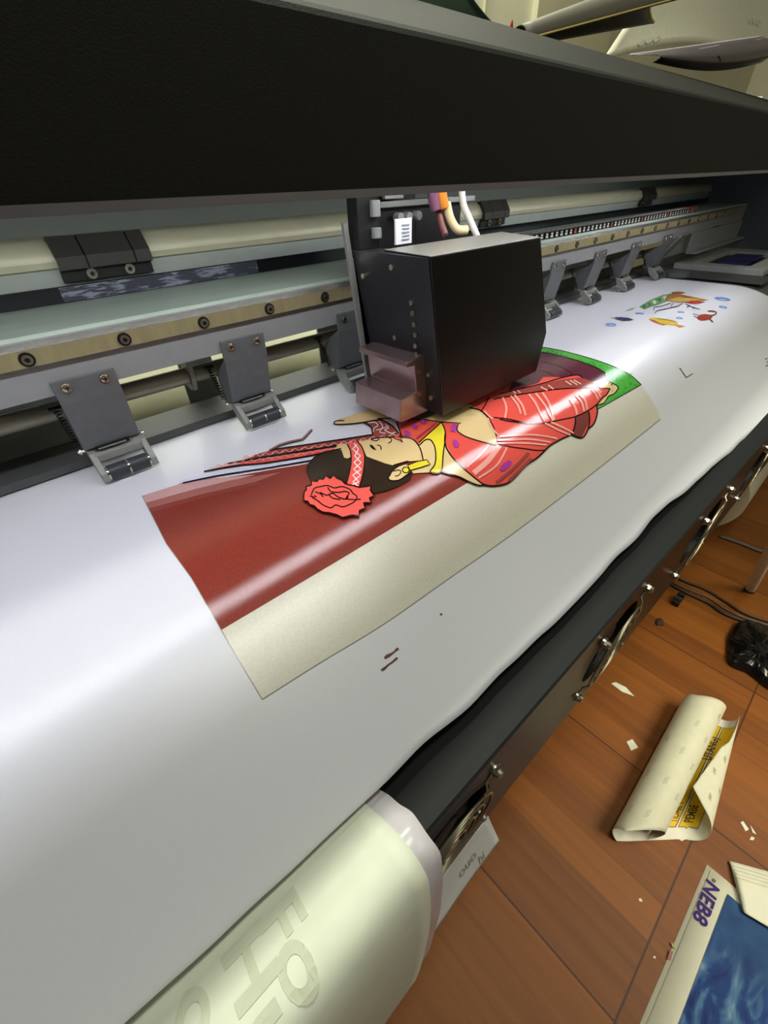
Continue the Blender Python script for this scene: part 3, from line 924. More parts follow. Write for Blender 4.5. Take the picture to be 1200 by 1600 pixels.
A.poly(cC((215, 782), (228, 760), (240, 738), (265, 715), (292, 700), (335, 685), (372, 690), (380, 700), (372, 730), (350, 752), (320, 780), (290, 797), (250, 802), (225, 797)), I_skin)
A.line(cC((372, 745), (340, 765), (320, 780), (290, 797), (250, 802), (225, 797), (215, 782), (228, 760), (240, 738), (265, 715), (300, 690)), 1.8, I_line)
A.line(cC((250, 735), (290, 725), (305, 740), (285, 765), (262, 768)), 1.5, I_line)
A.poly([(560 + .216667 * (340 + 24 * math.cos(t)), 580 + .216667 * (725 + 20 * math.sin(t))) for t in [k * math.pi / 8 for k in range(16)]], I_yel)
A.line([(560 + .216667 * (340 + 24 * math.cos(t)), 580 + .216667 * (725 + 20 * math.sin(t))) for t in [k * math.pi / 5 for k in range(10)]], 1.5, I_line, closed=True)
A.poly(cC((355, 692), (420, 665), (490, 652), (515, 685), (440, 710), (370, 728)), I_yel)
A.line(cC((355, 692), (420, 665), (490, 652), (515, 685), (440, 710), (370, 728)), 1.5, I_line, smooth=False, closed=True)
# headband with lattice
A.poly(cB((875, 322), (900, 312), (925, 306), (950, 335), (965, 375), (966, 420), (955, 490), (938, 546), (905, 542), (870, 534), (888, 470), (897, 410), (893, 360)), I_red)
A.line(cB((875, 322), (893, 360), (897, 410), (888, 470), (870, 534)), 2.0, I_line)
A.line(cB((925, 306), (950, 335), (965, 375), (966, 420), (955, 490), (938, 546)), 2.0, I_line)
za = [(912, 320), (935, 350), (915, 385), (948, 420), (910, 455), (945, 485), (905, 520), (930, 540)]
zb = [(925, 325), (905, 350), (945, 385), (912, 420), (948, 455), (905, 485), (935, 520), (900, 535)]
A.line(cB(*za), 1.6, I_wht, smooth=False); A.line(cB(*zb), 1.6, I_wht, smooth=False)
# flower
fl_ = [(650, 600), (652, 575), (665, 560), (662, 545), (690, 538), (690, 515), (720, 518), (730, 505), (752, 507), (765, 488), (788, 503), (805, 485), (825, 502), (848, 512), (865, 530), (885, 536), (910, 540), (935, 548), (960, 545), (998, 540), (995, 562), (1015, 592), (990, 603), (1000, 628), (960, 628), (968, 655), (938, 668), (935, 695), (900, 692), (850, 705), (820, 690), (780, 680), (750, 678), (720, 662), (705, 645), (680, 638), (672, 622), (652, 618)]
A.poly(cB(*fl_), I_red)
A.line(cB(*fl_), 2.4, I_line, smooth=False, closed=True)
for P_ in (((690, 590), (705, 555), (740, 545), (775, 540), (810, 552), (850, 545), (890, 560), (905, 580), (925, 595), (915, 620), (880, 640), (850, 650), (815, 640), (790, 655), (750, 640), (725, 620), (700, 605), (690, 592)),
           ((735, 575), (770, 590), (800, 580), (830, 600), (870, 610), (880, 595)), ((775, 548), (790, 570), (830, 575), (865, 570), (885, 580), (870, 605), (900, 612), (945, 610)), ((710, 572), (740, 585), (750, 600)), ((780, 585), (800, 605), (840, 612))):
    A.line(cB(*P_), 1.9, I_line)
A.line(cB((683, 596), (715, 600), (705, 590)), 1.4, I_line)
pic = A.done('printed_picture')
pic['label'] = 'glossy printed picture of a figure in a red striped robe with a flower in the hair'

# second print: sea animals
B = Art()
I_bub = ink('bubble_blue', (108, 146, 210), .3)
I_bub2 = ink('bubble_pale', (176, 198, 232), .3)
def ell(art, fn, cx_, cy_, rx_, ry_, m_, a=0.0):
    pts_ = []
    for k in range(18):
        t = 2 * math.pi * k / 18
        u, v_ = rx_ * math.cos(t), ry_ * math.sin(t)
        pts_.append((cx_ + u * math.cos(a) - v_ * math.sin(a), cy_ + u * math.sin(a) + v_ * math.cos(a)))
    art.poly(fn(*pts_), m_)
for e in ((1050, 264, 92, 21, .12), (1054, 355, 48, 14, .15), (592, 408, 40, 9, .05), (575, 474, 40, 11, .1), (136, 424, 50, 11, .05), (-181, 546, 62, 18, .02)):
    B = Art(); ell(B, cG, *e[:4], I_bub, e[4]); ell(B, cG, e[0] + 4, e[1] + e[3] * .35, e[2] * .45, e[3] * .4, I_bub2, e[4]); B.done('printed_bubble')
B = Art()
def ik(n_, c): return ink(n_, c, .3, .2)
B.poly(cG((130, 350), (250, 275), (400, 215), (520, 205), (540, 270), (440, 290), (330, 330), (250, 355), (190, 380), (150, 360)), ik('prawn_green', (120, 158, 116)))
for k in range(6):
    bx, by = 175 + 58 * k, 352 - 24 * k
    B.poly(cG((bx - 18, by - 16), (bx + 18, by - 30), (bx + 34, by - 2), (bx + 6, by + 22)), ik('prawn_mid_%d' % k, (58 + 8 * k, 118, 66)) if k < 1 else ik('prawn_dark', (64, 120, 70)) if k % 2 else ik('prawn_pale', (212, 218, 170)))
B.poly(cG((0, 385), (40, 366), (75, 362), (60, 385), (10, 398), (-30, 400)), ik('prawn_tail', (140, 176, 140)))
B.poly(cG((410, 262), (470, 215), (560, 210), (700, 235), (820, 262), (905, 277), (800, 287), (680, 300), (560, 305), (450, 290)), ik('prawn_brown', (168, 122, 62)))
B.poly(cG((430, 280), (560, 245), (720, 262), (820, 274), (680, 292), (540, 296)), ik('prawn_tan', (206, 168, 96)))
B.poly(cG((480, 190), (560, 182), (640, 193), (630, 204), (560, 212), (500, 212)), ik('prawn_back', (150, 84, 48)))
B.poly(cG((640, 305), (700, 282), (790, 290), (860, 303), (790, 316), (740, 322), (690, 318)), ik('prawn_red', (178, 62, 50)))
I_leg = ik('leg', (48, 40, 66))
for P_ in (((610, 310), (560, 345), (500, 358), (485, 340), (510, 315)), ((560, 345), (430, 375), (330, 395), (300, 430)), ((480, 310), (380, 345), (300, 358), (288, 380), (300, 390)), ((640, 318), (700, 350), (735, 362), (800, 382)), ((690, 340), (655, 358)), ((735, 350), (715, 378))):
    B.line(cG(*P_), 1.0, I_leg)
B.done('printed_prawn'); B = Art()
B.poly(cG((235, 485), (270, 470), (340, 472), (440, 488), (540, 512), (565, 528), (540, 545), (640, 562), (580, 582), (530, 556), (450, 548), (380, 550), (300, 520)), ik('fish_yellow', (214, 178, 58)))
B.poly(cG((235, 487), (300, 496), (360, 530), (430, 545), (400, 556), (330, 535), (270, 510)), ik('fish_red', (176, 86, 70)))
B.poly(cG((330, 472), (440, 486), (540, 512), (530, 520), (430, 500), (340, 486)), ik('fish_olive', (150, 132, 40)))
B.poly(cG((530, 540), (640, 562), (580, 582), (545, 566)), ik('fish_tail', (196, 146, 60)))
B.done('printed_fish')['label'] = 'yellow and red printed fish'; B = Art()
B.poly(cE((105, 297), (140, 292), (175, 290), (230, 296), (270, 310), (240, 318), (190, 320), (150, 310)), ik('fish_navy', (66, 66, 110)))
B.poly(cE((100, 296), (125, 292), (145, 300), (128, 304)), ik('fish_face', (196, 160, 130)))
B.done('printed_fish')['label'] = 'dark blue printed fish'; B = Art()
B.poly(cG((765, 470), (800, 438), (850, 428), (930, 438), (965, 430), (985, 412), (940, 400), (880, 400), (890, 394), (950, 396), (985, 415), (975, 438), (940, 455), (935, 475), (880, 498), (820, 505), (780, 492)), ik('scorpion_red', (156, 62, 46)))
B.line(cG((890, 398), (940, 398), (980, 412), (970, 435), (930, 445)), 2.0, ik('scorpion_dark', (92, 44, 34)))
B.line(cG((720, 428), (800, 445)), 1.0, I_leg, smooth=False); B.line(cG((735, 455), (780, 470)), 1.2, I_leg, smooth=False); B.line(cG((905, 482), (945, 520)), 2.0, I_leg, smooth=False)
B.done('printed_scorpion')

Cm = Art()
I_k = ink('black_mark', (40, 40, 42), .4)
Cm.line(cE((585, 645), (632, 712)), 1.3, I_k, smooth=False); Cm.line(cE((630, 712), (677, 685)), 1.3, I_k, smooth=False)
for a, b in (((1178, 588), (1192, 580)), ((1188, 608), (1204, 598)), ((1180, 635), (1200, 626))): Cm.line(cE(a, b), 1.6, I_k, smooth=False)
Cm.line([(687.5, 960), (691, 960)], 3, I_k, smooth=False)
Cm.done('registration_mark')
D_ = Art()
I_dr = ink('deep_red', (96, 14, 20), .3)
def cF(*p): return [(560 + .116667 * a, 1000 + .116667 * b) for a, b in p]
D_.line(cF((350, 248), (380, 222), (430, 195), (480, 160), (510, 130), (540, 115)), lambda t: 3.0 + 2.6 * math.exp(-((t - .25) / .18) ** 2) + 1.4 * math.exp(-((t - .85) / .12) ** 2) - 2.2 * (t < .02) - 1.5 * (t > .98), I_dr)
D_.line(cF((305, 408), (345, 385), (400, 335), (450, 300), (490, 265), (525, 238)), lambda t: 2.9 + 1.6 * math.exp(-((t - .15) / .15) ** 2) + .8 * math.exp(-((t - .85) / .12) ** 2) - 2.0 * (t < .02) - 1.5 * (t > .98), I_dr)
D_.done('red_stroke_mark')

# supply roll behind the printer
q = MB(); q.cyl((-.5, .80, -.30), (1.6, .80, -.30), .10, 40)
o = q.build('vinyl_supply_roll', M_back2, None, smooth='angle')
props(o, 'cream roll of blank media seen through the gap behind the lifting rod', 'media roll')

# ================================================================== DRYING FAN BOX
FB = thing('drying_fan_box', 'long charcoal fan box with wire fan guards along the front of the printer', 'fan box', (.5, .07, -.545))
YAW = -.0215
def fb(x, y, z): return (x, y + .0510 + YAW * x, z)
FZ, FS, FX0 = -.4215, .2795, .0955
ztop, zbot = -.335, -.545
q = MB()
xa, xb = -.74 + FX0 - .06, FX0 + FS * 6.5
fans = [FX0 + FS * k for k in range(-2, 7)]
xa = fans[0] - FS / 2; xb = fans[-1] + FS / 2
RH = .056
for fxc in fans:
    n = 48
    inner, outer = [], []
    for k in range(n):
        a = 2 * math.pi * (k + .5) / n
        c, s = math.cos(a), math.sin(a)
        inner.append(fb(fxc + RH * c, 0, FZ + RH * s))
        hx = FS / 2; hu = ztop - FZ; hd = FZ - zbot
        t = min(hx / abs(c) if abs(c) > 1e-6 else 9, (hu if s > 0 else hd) / abs(s) if abs(s) > 1e-6 else 9)
        outer.append(fb(fxc + t * c, 0, FZ + t * s))
    back_ = [(x, y + .03, z) for x, y, z in inner]
    q.add(inner + outer + back_, [(k, (k + 1) % n, n + (k + 1) % n, n + k) for k in range(n)], 1)
    q.add(inner + back_, [(k, n + k, n + (k + 1) % n, (k + 1) % n) for k in range(n)], 2)
    for sx in (-1, 1):
        for z1 in (ztop, zbot):
            pass
    # square the corners of this cell
    for sx in (-1, 1):
        for zz in (ztop, zbot):
            cand = [o_ for o_ in outer if abs(o_[0] - (fxc + sx * FS / 2)) < 1e-6]
            pts_z = sorted(cand, key=lambda p: abs(p[2] - zz))[0]
            cand2 = [o_ for o_ in outer if abs(o_[2] - zz) < 1e-6]
            pts_x = sorted(cand2, key=lambda p: abs(p[0] - (fxc + sx * FS / 2)))[0]
            q.add([pts_z, pts_x, fb(fxc + sx * FS / 2, 0, zz)], [(0, 1, 2)], 1)
T0, T1 = fb(xa, 0, ztop), fb(xb, 0, ztop)
B0, B1 = fb(xa, 0, zbot), fb(xb, 0, zbot)
def up(p, dy, dz): return (p[0], p[1] + dy, p[2] + dz)
q.add([T0, T1, up(T1, .002, .0015), up(T0, .002, .0015)], [(0, 1, 2, 3)], 0)
q.add([up(T0, .002, .0015), up(T1, .002, .0015), up(T1, .075, -.017), up(T0, .075, -.017)], [(0, 1, 2, 3)], 0)
q.add([up(T0, .075, -.017), up(T1, .075, -.017), up(B1, .075, 0), up(B0, .075, 0)], [(0, 1, 2, 3)], 0)
q.add([B0, B1, up(B1, .075, 0), up(B0, .075, 0)], [(0, 3, 2, 1)], 0)
for T, Bq in ((T0, B0), (T1, B1)):
    q.add([T, up(T, .002, .0015), up(T, .075, -.017), up(Bq, .075, 0), Bq], [(0, 1, 2, 3, 4)], 0)
q.build('housing', [M_boxtop, M_boxface, M_fan], FB)
for x in (-.5, 1.5):
    q = MB(); q.box(x, x + .04, fb(x, .074, 0)[1], .1495, -.47, -.44)
    q.build('mounting_arm', M_dark, FB)
def fan_unit(x):
    c = Vector(fb(x, 0, FZ))
    q = MB()
    for r in (.018, .030, .042, .053):
        q.tube([c + Vector((r * math.cos(t), -.0065, r * math.sin(t))) for t in [2 * math.pi * k / 36 for k in range(36)]], .0011, 6, closed=True)
    for a in (45, 135, 225, 315):
        t = math.radians(a); u = Vector((math.cos(t), 0, math.sin(t)))
        q.tube([c + u * .010 + Vector((0, -.0055, 0)), c + u * .057 + Vector((0, -.0055, 0)), c + u * .0615 + Vector((0, -.0015, 0)), c + u * .069 + Vector((0, -.0015, 0))], .0011, 6)
        e = c + u * .0742 + Vector((0, -.0015, 0))
        w = Vector((-u.z, 0, u.x))
        q.tube([e + (u * math.cos(k * math.pi / 8) + w * math.sin(k * math.pi / 8)) * .0042 for k in range(16)], .0010, 6, closed=True)
    q.cyl(c + Vector((0, -.0050, 0)), c + Vector((0, -.0070, 0)), .0105, 18)
    g = q.build('fan_guard', M_guard, FB, smooth='angle')
    for a in (45, 135, 225, 315):
        t = math.radians(a); e = c + Vector((math.cos(t), 0, math.sin(t))) * .0742
        q = MB()
        q.cyl(e, e + Vector((0, -.0025, 0)), .0062, 14)
        q.cyl(e + Vector((0, -.0025, 0)), e + Vector((0, -.0050, 0)), .0048, 6)
        q.tube([e + Vector((0, -.005, 0)), e + Vector((0, -.0078, 0)), e + Vector((0, -.0088, 0))], [.0042, .0036, .0015], 12)
        q.build('guard_screw', M_screw, g, smooth='angle')
    q = MB()
    q.cyl(c + Vector((0, .004, 0)), c + Vector((0, .026, 0)), .020, 24)
    for k in range(7):
        a0 = 2 * math.pi * k / 7
        v = []
        for i in range(5):
            r = .019 + .034 * i / 4
            for j, dy in ((0, .006), (1, .022)):
                a = a0 + .25 * i / 4 + j * .62
                v.append(c + Vector((r * math.cos(a), dy, r * math.sin(a))))
        q.add(v, [(2 * i, 2 * i + 1, 2 * i + 3, 2 * i + 2) for i in range(4)])
    q.build('fan_rotor', M_fan, FB)
for x in fans[1:6]: fan_unit(x)

# ================================================================== LOOSE BACKING SHEET DRAPED OVER THE FAN BOX
def drape(name, prof_pts, x0, edge, m_, parent=None, lift=0.0, wob=.003, seed=0, **kw):
    P = smooth_line(prof_pts, 6)
    n_ = len(P) - 1
    q = MB()
    nx_ = 60
    for j, (y, z) in enumerate(P):
        xe = edge(j / n_)
        a, b = P[max(j - 1, 0)], P[min(j + 1, n_)]
        dy, dz = b[0] - a[0], b[1] - a[1]
        l_ = math.hypot(dy, dz)
        ny, nz = dz / l_, -dy / l_
        for i in range(nx_ + 1):
            x = x0 + (xe - x0) * i / nx_
            w = lift + wob * noise.noise((x * 7.0, j / n_ * 3.0, 4.7 + seed))
            q.v.append((x, y + ny * w, z + nz * w))
    for j in range(n_):
        for i in range(nx_):
            a = j * (nx_ + 1) + i
            q.f.append((a, a + 1, a + nx_ + 2, a + nx_ + 1)); q.m.append(0)
    return q.build(name, m_, parent, smooth=True, solid=.0005, **kw), P
CP = [(.116, -.3385), (.100, -.3360), (.085, -.3312), (.070, -.3215), (.055, -.316), (.040, -.322), (.030, -.345), (.024, -.40), (.0215, -.47), (.020, -.56), (.0195, -.61)]
DR = thing('draped_backing_sheet', 'loose cream backing sheet with faint lettering, draped over the fan box', 'backing paper', (-.2, .04, -.45))
cr, CPs = drape('cream_layer', CP, -.62, lambda t: .050 + .004 * math.sin(t * 3.1) - .016 * max(0, t - .55) / .45, M_back, DR, .0, .002)
lc, _p = drape('white_layer', CP[:-1], -.62, lambda t: .064 + .004 * math.sin(t * 3.1) - .012 * max(0, t - .6) / .4 + .002 * noise.noise((t * 9, 0, 0)), M_lilac, DR, -.0020, .002)
lc['label'] = 'glossy white vinyl layer showing along the edge'
# watermark lettering on the cream layer
arc = [0.0]
for a, b in zip(CPs, CPs[1:]): arc.append(arc[-1] + math.hypot(b[0] - a[0], b[1] - a[1]))
def on_drape(x, s, lift=.0005):
    s = max(0, min(s, arc[-1] - 1e-5))
    i = max(k for k in range(len(arc)) if arc[k] <= s)
    i = min(i, len(CPs) - 2)
    t = (s - arc[i]) / (arc[i + 1] - arc[i])
    a, b = CPs[i], CPs[i + 1]
    dy, dz = b[0] - a[0], b[1] - a[1]
    l_ = math.hypot(dy, dz)
    ny, nz = dz / l_, -dy / l_
    w = lift + .002 * noise.noise((x * 7.0, (i + t) / (len(CPs) - 1) * 3.0, 4.7))
    return (x, a[0] + dy * t + ny * w, a[1] + dz * t + nz * w)
def pix_to_drape(px, py):
    d = ray(px, py); qr = d[1] / -d[2]
    for i in range(len(CPs) - 1):
        ra, rb = CPs[i][0] / -CPs[i][1], CPs[i + 1][0] / -CPs[i + 1][1]
        if ra >= qr >= rb:
            t = (ra - qr) / (ra - rb)
            z = CPs[i][1] + (CPs[i + 1][1] - CPs[i][1]) * t
            return d[0] * z / d[2], arc[i] + (arc[i + 1] - arc[i]) * t
    return 0, arc[-1] / 2
for body, (px, py), size in (('Fo', (400, 1436), .034), ('Hu', (345, 1488), .034), ('ou', (270, 1570), .034)):
    x0, s0_ = pix_to_drape(px, py)
    v, f = fine(*text_mesh(body, size, True), .004)
    q = MB(); q.add([on_drape(x0 + b, s0_ + a * 1.6) for a, b in v], f)
    q.build('watermark', M_mark, DR, open=True, label='faint grey lettering')

q = MB()
pts = [(.0475, -.5465), (.0440, -.560), (.0390, -.580), (.0305, -.612)]
hs = bpy.data.objects
q = MB()
PP = smooth_line(pts, 5)
for j, (y, z) in enumerate(PP):
    for i in range(25):
        x = -.05 + (.176 + .02 * max(0, (-.55 - z) / .07) * .6 + .05) * i / 24
        q.v.append((x, y + .0475 - .0475 + .0015 * noise.noise((x * 14, z * 9, 1)), z))
for j in range(len(PP) - 1):
    for i in range(24):
        a = j * 25 + i
        q.f.append((a, a + 1, a + 26, a + 25)); q.m.append(0)
HS = q.build('hanging_liner_strip', M_liner, None, smooth=True, solid=.0005, open=True)
props(HS, 'pale grey liner strip with faint lettering hanging below the nearest fan', 'liner strip')
for body, x0, z0, sx in (('ouo', .120, -.584, .75), ('hi', .150, -.606, .6), ('ou', .040, -.590, .75)):
    v, f = text_mesh(body, .024)
    q = MB(); q.add([(x0 + a * sx, .0475 - (-.5465 - z0 - b) * .2595 - .0016, z0 + b) for a, b in v], f)
    q.build('watermark', M_mark2, HS, open=True)

# ================================================================== FLOOR THINGS
# --- rolled sticker sheet
RO = (.494, -.090, FL + .0008)
def sheet_pt(u, v, lift=0.0):
    """u 0..1 along the roll, v in metres across it; left edge curls into a tube, right edge curls over as a cone"""
    r1 = .036 + .003 * u
    tube_len = math.radians(325) * r1
    yc = .040
    flat = .072 - .026 * u
    cone = .026 - .002 * u
    th = 0.0
    if v < tube_len:
        a = (tube_len - v) / r1                      # 0 at the floor contact
        y, z = yc - r1 * math.sin(a), r1 - r1 * math.cos(a)
        ny, nz = math.sin(a), math.cos(a)           # towards the tube axis
    elif v < tube_len + flat:
        y, z = yc + (v - tube_len), 0.0
        ny, nz = 0.0, 1.0
    else:
        w = v - tube_len - flat
        amax = math.radians(165)
        a = min(w / cone, amax)
        y, z = yc + flat + cone * math.sin(a), cone - cone * math.cos(a)
        ny, nz = -math.sin(a), math.cos(a)
        rest = w - amax * cone
        if rest > 0:
            y += rest * math.cos(a); z += rest * math.sin(a)
    y += ny * lift; z += nz * lift
    sk = max(0, min(y, .105) - .02) if v < tube_len + flat else max(0, yc + flat - .02) + .55 * (v - tube_len - flat)
    x = u * .392 + 1.15 * sk * (1 - .5 * u)
    return (RO[0] + x, RO[1] - y, RO[2] + z)
def v_end(u):
    r1 = .036 + .003 * u
    return math.radians(325) * r1 + (.072 - .026 * u) + math.radians(165) * (.026 - .002 * u) * (1 - .35 * max(0, u - .55) / .45) + max(0, .040 * (1 - u * 1.5))
q = MB()
nu, nv = 40, 120
for i in range(nu + 1):
    for j in range(nv + 1):
        q.v.append(sheet_pt(i / nu, v_end(i / nu) * j / nv))
for i in range(nu):
    for j in range(nv):
        a = i * (nv + 1) + j
        q.f.append((a, a + 1, a + nv + 2, a + nv + 1)); q.m.append(0)
ST = q.build('curled_sticker_sheet', M_back2, None, smooth=True, solid=.0004, open=True)
props(ST, 'cream backed sheet with yellow print inside, curled up on the floor tiles', 'sticker sheet')
M_syel = mat('sign_yellow', (226, 184, 24), .3)
M_sred = mat('sign_red', (186, 40, 26), .3)
M_sdark = mat('sign_dark', (66, 44, 12), .4)
M_sface = mat('sign_white', (228, 224, 208), .3)
q = MB()
def panel(u0, u1, v0, v1, mi, lift, nu_=24, nv_=24):
    b = len(q.v)
    for i in range(nu_ + 1):
        u = u0 + (u1 - u0) * i / nu_
        for j in range(nv_ + 1):
            va, vb = (f_(u) if callable(f_) else f_ for f_ in (v0, v1))
            q.v.append(sheet_pt(u, va + (vb - va) * j / nv_, lift))
    for i in range(nu_):
        for j in range(nv_):
            a = b + i * (nv_ + 1) + j
            q.f.append((a, a + 1, a + nv_ + 2, a + nv_ + 1)); q.m.append(mi)
def tl(u): return math.radians(325) * (.036 + .003 * u)
panel(.0, 1, lambda u: 0.002, lambda u: v_end(u) - .001, 3, .0003, 30, 90)
panel(.085, .93, lambda u: tl(u) - .10, lambda u: tl(u) + .053, 2, .0006)
panel(.09, .925, lambda u: tl(u) - .098, lambda u: tl(u) + .0515, 0, .0009)
panel(.085, .93, lambda u: tl(u) + .0555, lambda u: tl(u) + .085, 2, .0006)
panel(.09, .925, lambda u: tl(u) + .0565, lambda u: tl(u) + .084, 0, .0009)
def sign_text(body, u0, dv, size, mi, sx=1.0):
    v_, f_ = fine(*text_mesh(body, size, True), .004)
    q.add([sheet_pt(u0 + a * sx / .405, tl(u0) + dv - b, .0012) for a, b in v_], f_, mi)
sign_text('RT', .12, .034, .030, 1)
sign_text('TIDAK T', .12, .0505, .0165, 2)
sign_text('PEMBE', .12, .0735, .019, 2)
sign_text('UTANG)', .62, .060, .022, 2)
q.build('printed_face', [M_syel, M_sred, M_sdark, M_sface], ST, smooth=False, open=True, label='yellow sign print on the inner face')
v, f = fine(*text_mesh('ouo', .017), .004)
def mark(fn):
    q = MB(); q.add([fn(a, b) for a, b in v], f)
    q.build('watermark', M_mark2, ST, open=True)
for u0, v0 in ((.08, .100), (.30, .100), (.52, .100), (.74, .100), (.20, .070), (.42, .070), (.64, .070), (.86, .066), (.1, .13), (.34, .135), (.6, .135)):
    mark(lambda a, b: sheet_pt(u0 + a * .7 / .405, v0 - b * .8, -.0009))
for u0, dv in ((.1, .150), (.3, .148), (.24, .128), (.48, .128)):
    mark(lambda a, b: sheet_pt(u0 + a * .7 / .405, tl(u0) + dv - b * .8, -.0009))

# --- two prints with blue picture
def flat_sheet(name, corners, h, m_, label, cat, group=None, sag=0.0006):
    q = MB()
    A_, B_, C_, D2 = [Vector((c[0], c[1], 0)) for c in corners]
    n_ = 14
    for i in range(n_ + 1):
        for j in range(n_ + 1):
            s_, t_ = i / n_, j / n_
            p = A_ * (1 - s_) * (1 - t_) + B_ * s_ * (1 - t_) + C_ * s_ * t_ + D2 * (1 - s_) * t_
            q.v.append((p.x, p.y, FL + h + sag * (noise.noise((p.x * 12, p.y * 12, h * 900)) * .3 + .3)))
    for i in range(n_):
        for j in range(n_):
            a = i * (n_ + 1) + j
            q.f.append((a, a + n_ + 1, a + n_ + 2, a + 1)); q.m.append(0)
    o = q.build(name, m_, None, smooth=True, solid=.0003, open=True)
    if o.data.polygons[0].normal.z < 0: o.data.flip_normals()
    props(o, label, cat, group)
    return o
M_sheet = mat('white_print_sheet', (222, 218, 196), .4, 0, .02)
flat_sheet('blue_picture_print', [(.588, -.246), (.08, -.236), (.08, -.80), (.588, -.80)], .0006, M_sheet, 'lower of the two blue picture prints, only its white corner showing beneath the other', 'print')
PS = flat_sheet('blue_picture_print', [(.583, -.253), (.08, -.243), (.08, -.80), (.583, -.80)], .0024, M_sheet, 'upper blue sea picture print with purple lettering on its white margin, flat on the floor', 'print')
M_sea = bpy.data.materials.new('blue_sea_picture')
M_sea.use_nodes = True
nt = M_sea.node_tree
bsdf = nt.nodes['Principled BSDF']; bsdf.inputs['Roughness'].default_value = .6; bsdf.inputs['Specular IOR Level'].default_value = .15
N = nt.nodes.new; L = nt.links.new
tc = N('ShaderNodeTexCoord'); mp = N('ShaderNodeMapping'); mp.inputs['Rotation'].default_value = (0, 0, .5); mp.inputs['Scale'].default_value = (9, 22, 9)
L(tc.outputs['Object'], mp.inputs[0])
wv = N('ShaderNodeTexNoise'); wv.inputs['Scale'].default_value = 1.0; wv.inputs['Detail'].default_value = 8; wv.inputs['Distortion'].default_value = 2.2
L(mp.outputs[0], wv.inputs['Vector'])
r1 = N('ShaderNodeValToRGB')
cr_ = r1.color_ramp
cr_.elements[0].position = .30; cr_.elements[0].color = lin((20, 36, 92))
cr_.elements[1].position = .84; cr_.elements[1].color = lin((206, 218, 220))
e = cr_.elements.new(.50); e.color = lin((34, 66, 124))
e = cr_.elements.new(.63); e.color = lin((84, 124, 160))
L(wv.outputs['Fac'], r1.inputs['Fac'])
sp_ = N('ShaderNodeSeparateXYZ'); L(tc.outputs['Object'], sp_.inputs[0])
mr = N('ShaderNodeMapRange'); mr.inputs['From Min'].default_value = .50; mr.inputs['From Max'].default_value = .44; L(sp_.outputs[0], mr.inputs['Value'])
mx = N('ShaderNodeMix'); mx.data_type = 'RGBA'; L(mr.outputs[0], mx.inputs['Factor'])
n2 = N('ShaderNodeTexNoise'); n2.inputs['Scale'].default_value = 14
r2 = N('ShaderNodeValToRGB'); r2.color_ramp.elements[0].color = lin((22, 40, 88)); r2.color_ramp.elements[1].color = lin((52, 92, 136)); L(n2.outputs['Fac'], r2.inputs['Fac'])
L(r2.outputs['Color'], mx.inputs['A']); L(r1.outputs['Color'], mx.inputs['B']); L(mx.outputs['Result'], bsdf.inputs['Base Color'])
q = MB(); hz = FL + .0042
q.add([(.566, -.285, hz), (.566, -.79, hz), (.09, -.79, hz), (.09, -.276, hz)], [(0, 1, 2, 3)])
q.build('sea_picture', M_sea, PS, open=True, label='blue picture of breaking waves')
M_pur = mat('purple_lettering', (54, 22, 104), .6, 0, .1, 60, 0, 1, .2); M_lila = mat('pale_purple_halo', (190, 180, 206), .4)
v, f = text_mesh('NEB8', .030, True, 1.02)
q = MB()
for mi, lz, k in ((0, .0045, 1.0),):
    q.add([(.564 - a * 1.12, -.2525 - b * 1.0, FL + lz) for a, b in v], f, mi)
q.build('lettering', M_pur, PS, open=True, label='purple lettering')
q = MB()
def dot(x, y, r, z): q.add([(x + r * math.cos(t), y + r * math.sin(t), z) for t in [k * math.pi / 7 for k in range(14)]], [tuple(range(14))])
dot(.569, -.262, .003, FL + .0045)
q.build('corner_dot', mat('dark_green_dot', (36, 60, 40), .4), PS, open=True)
q = MB(); q.add([on_floor(x, y, .0045) for x, y in ((1049, 1472), (1054, 1476), (1057, 1483), (1050, 1479))], [(0, 1, 2, 3)])
q.build('colour_patch', mat('olive_patch', (150, 140, 40), .4), PS, open=True, label='olive colour patch')
q = MB(); q.add([on_floor(x, y, .0045) for x, y in ((1047, 1485), (1052, 1487), (1048, 1501), (1043, 1498))], [(0, 1, 2, 3)])
q.build('colour_patch', mat('red_patch', (130, 44, 44), .4), PS, open=True, label='red colour patch')

# --- stack of white sheets
tiers = ['bottom', 'second from the bottom', 'third from the bottom', 'third from the top', 'second from the top', 'topmost']
names_ = ['bottom sheet of the white paper stack beside the blue print', 'second sheet up in the white paper stack', 'third sheet up in the white paper stack', 'fourth sheet up in the white paper stack', 'topmost sheet of the white paper stack, overlapping the blue print']
for k in range(5):
    t = k / 4
    a = on_floor(1138 + 8 * t, 1346 + 26 * t)
    b = on_floor(1158, 1424 + 4 * t)
    c = on_floor(1262, 1482 + 8 * t)
    d = on_floor(1262, 1380 + 28 * t)
    flat_sheet('white_sheet', [a, b, c, d], .0050 + .0016 * k, M_sheet, names_[k], 'paper', 'white sheets stacked on the floor', .0012)

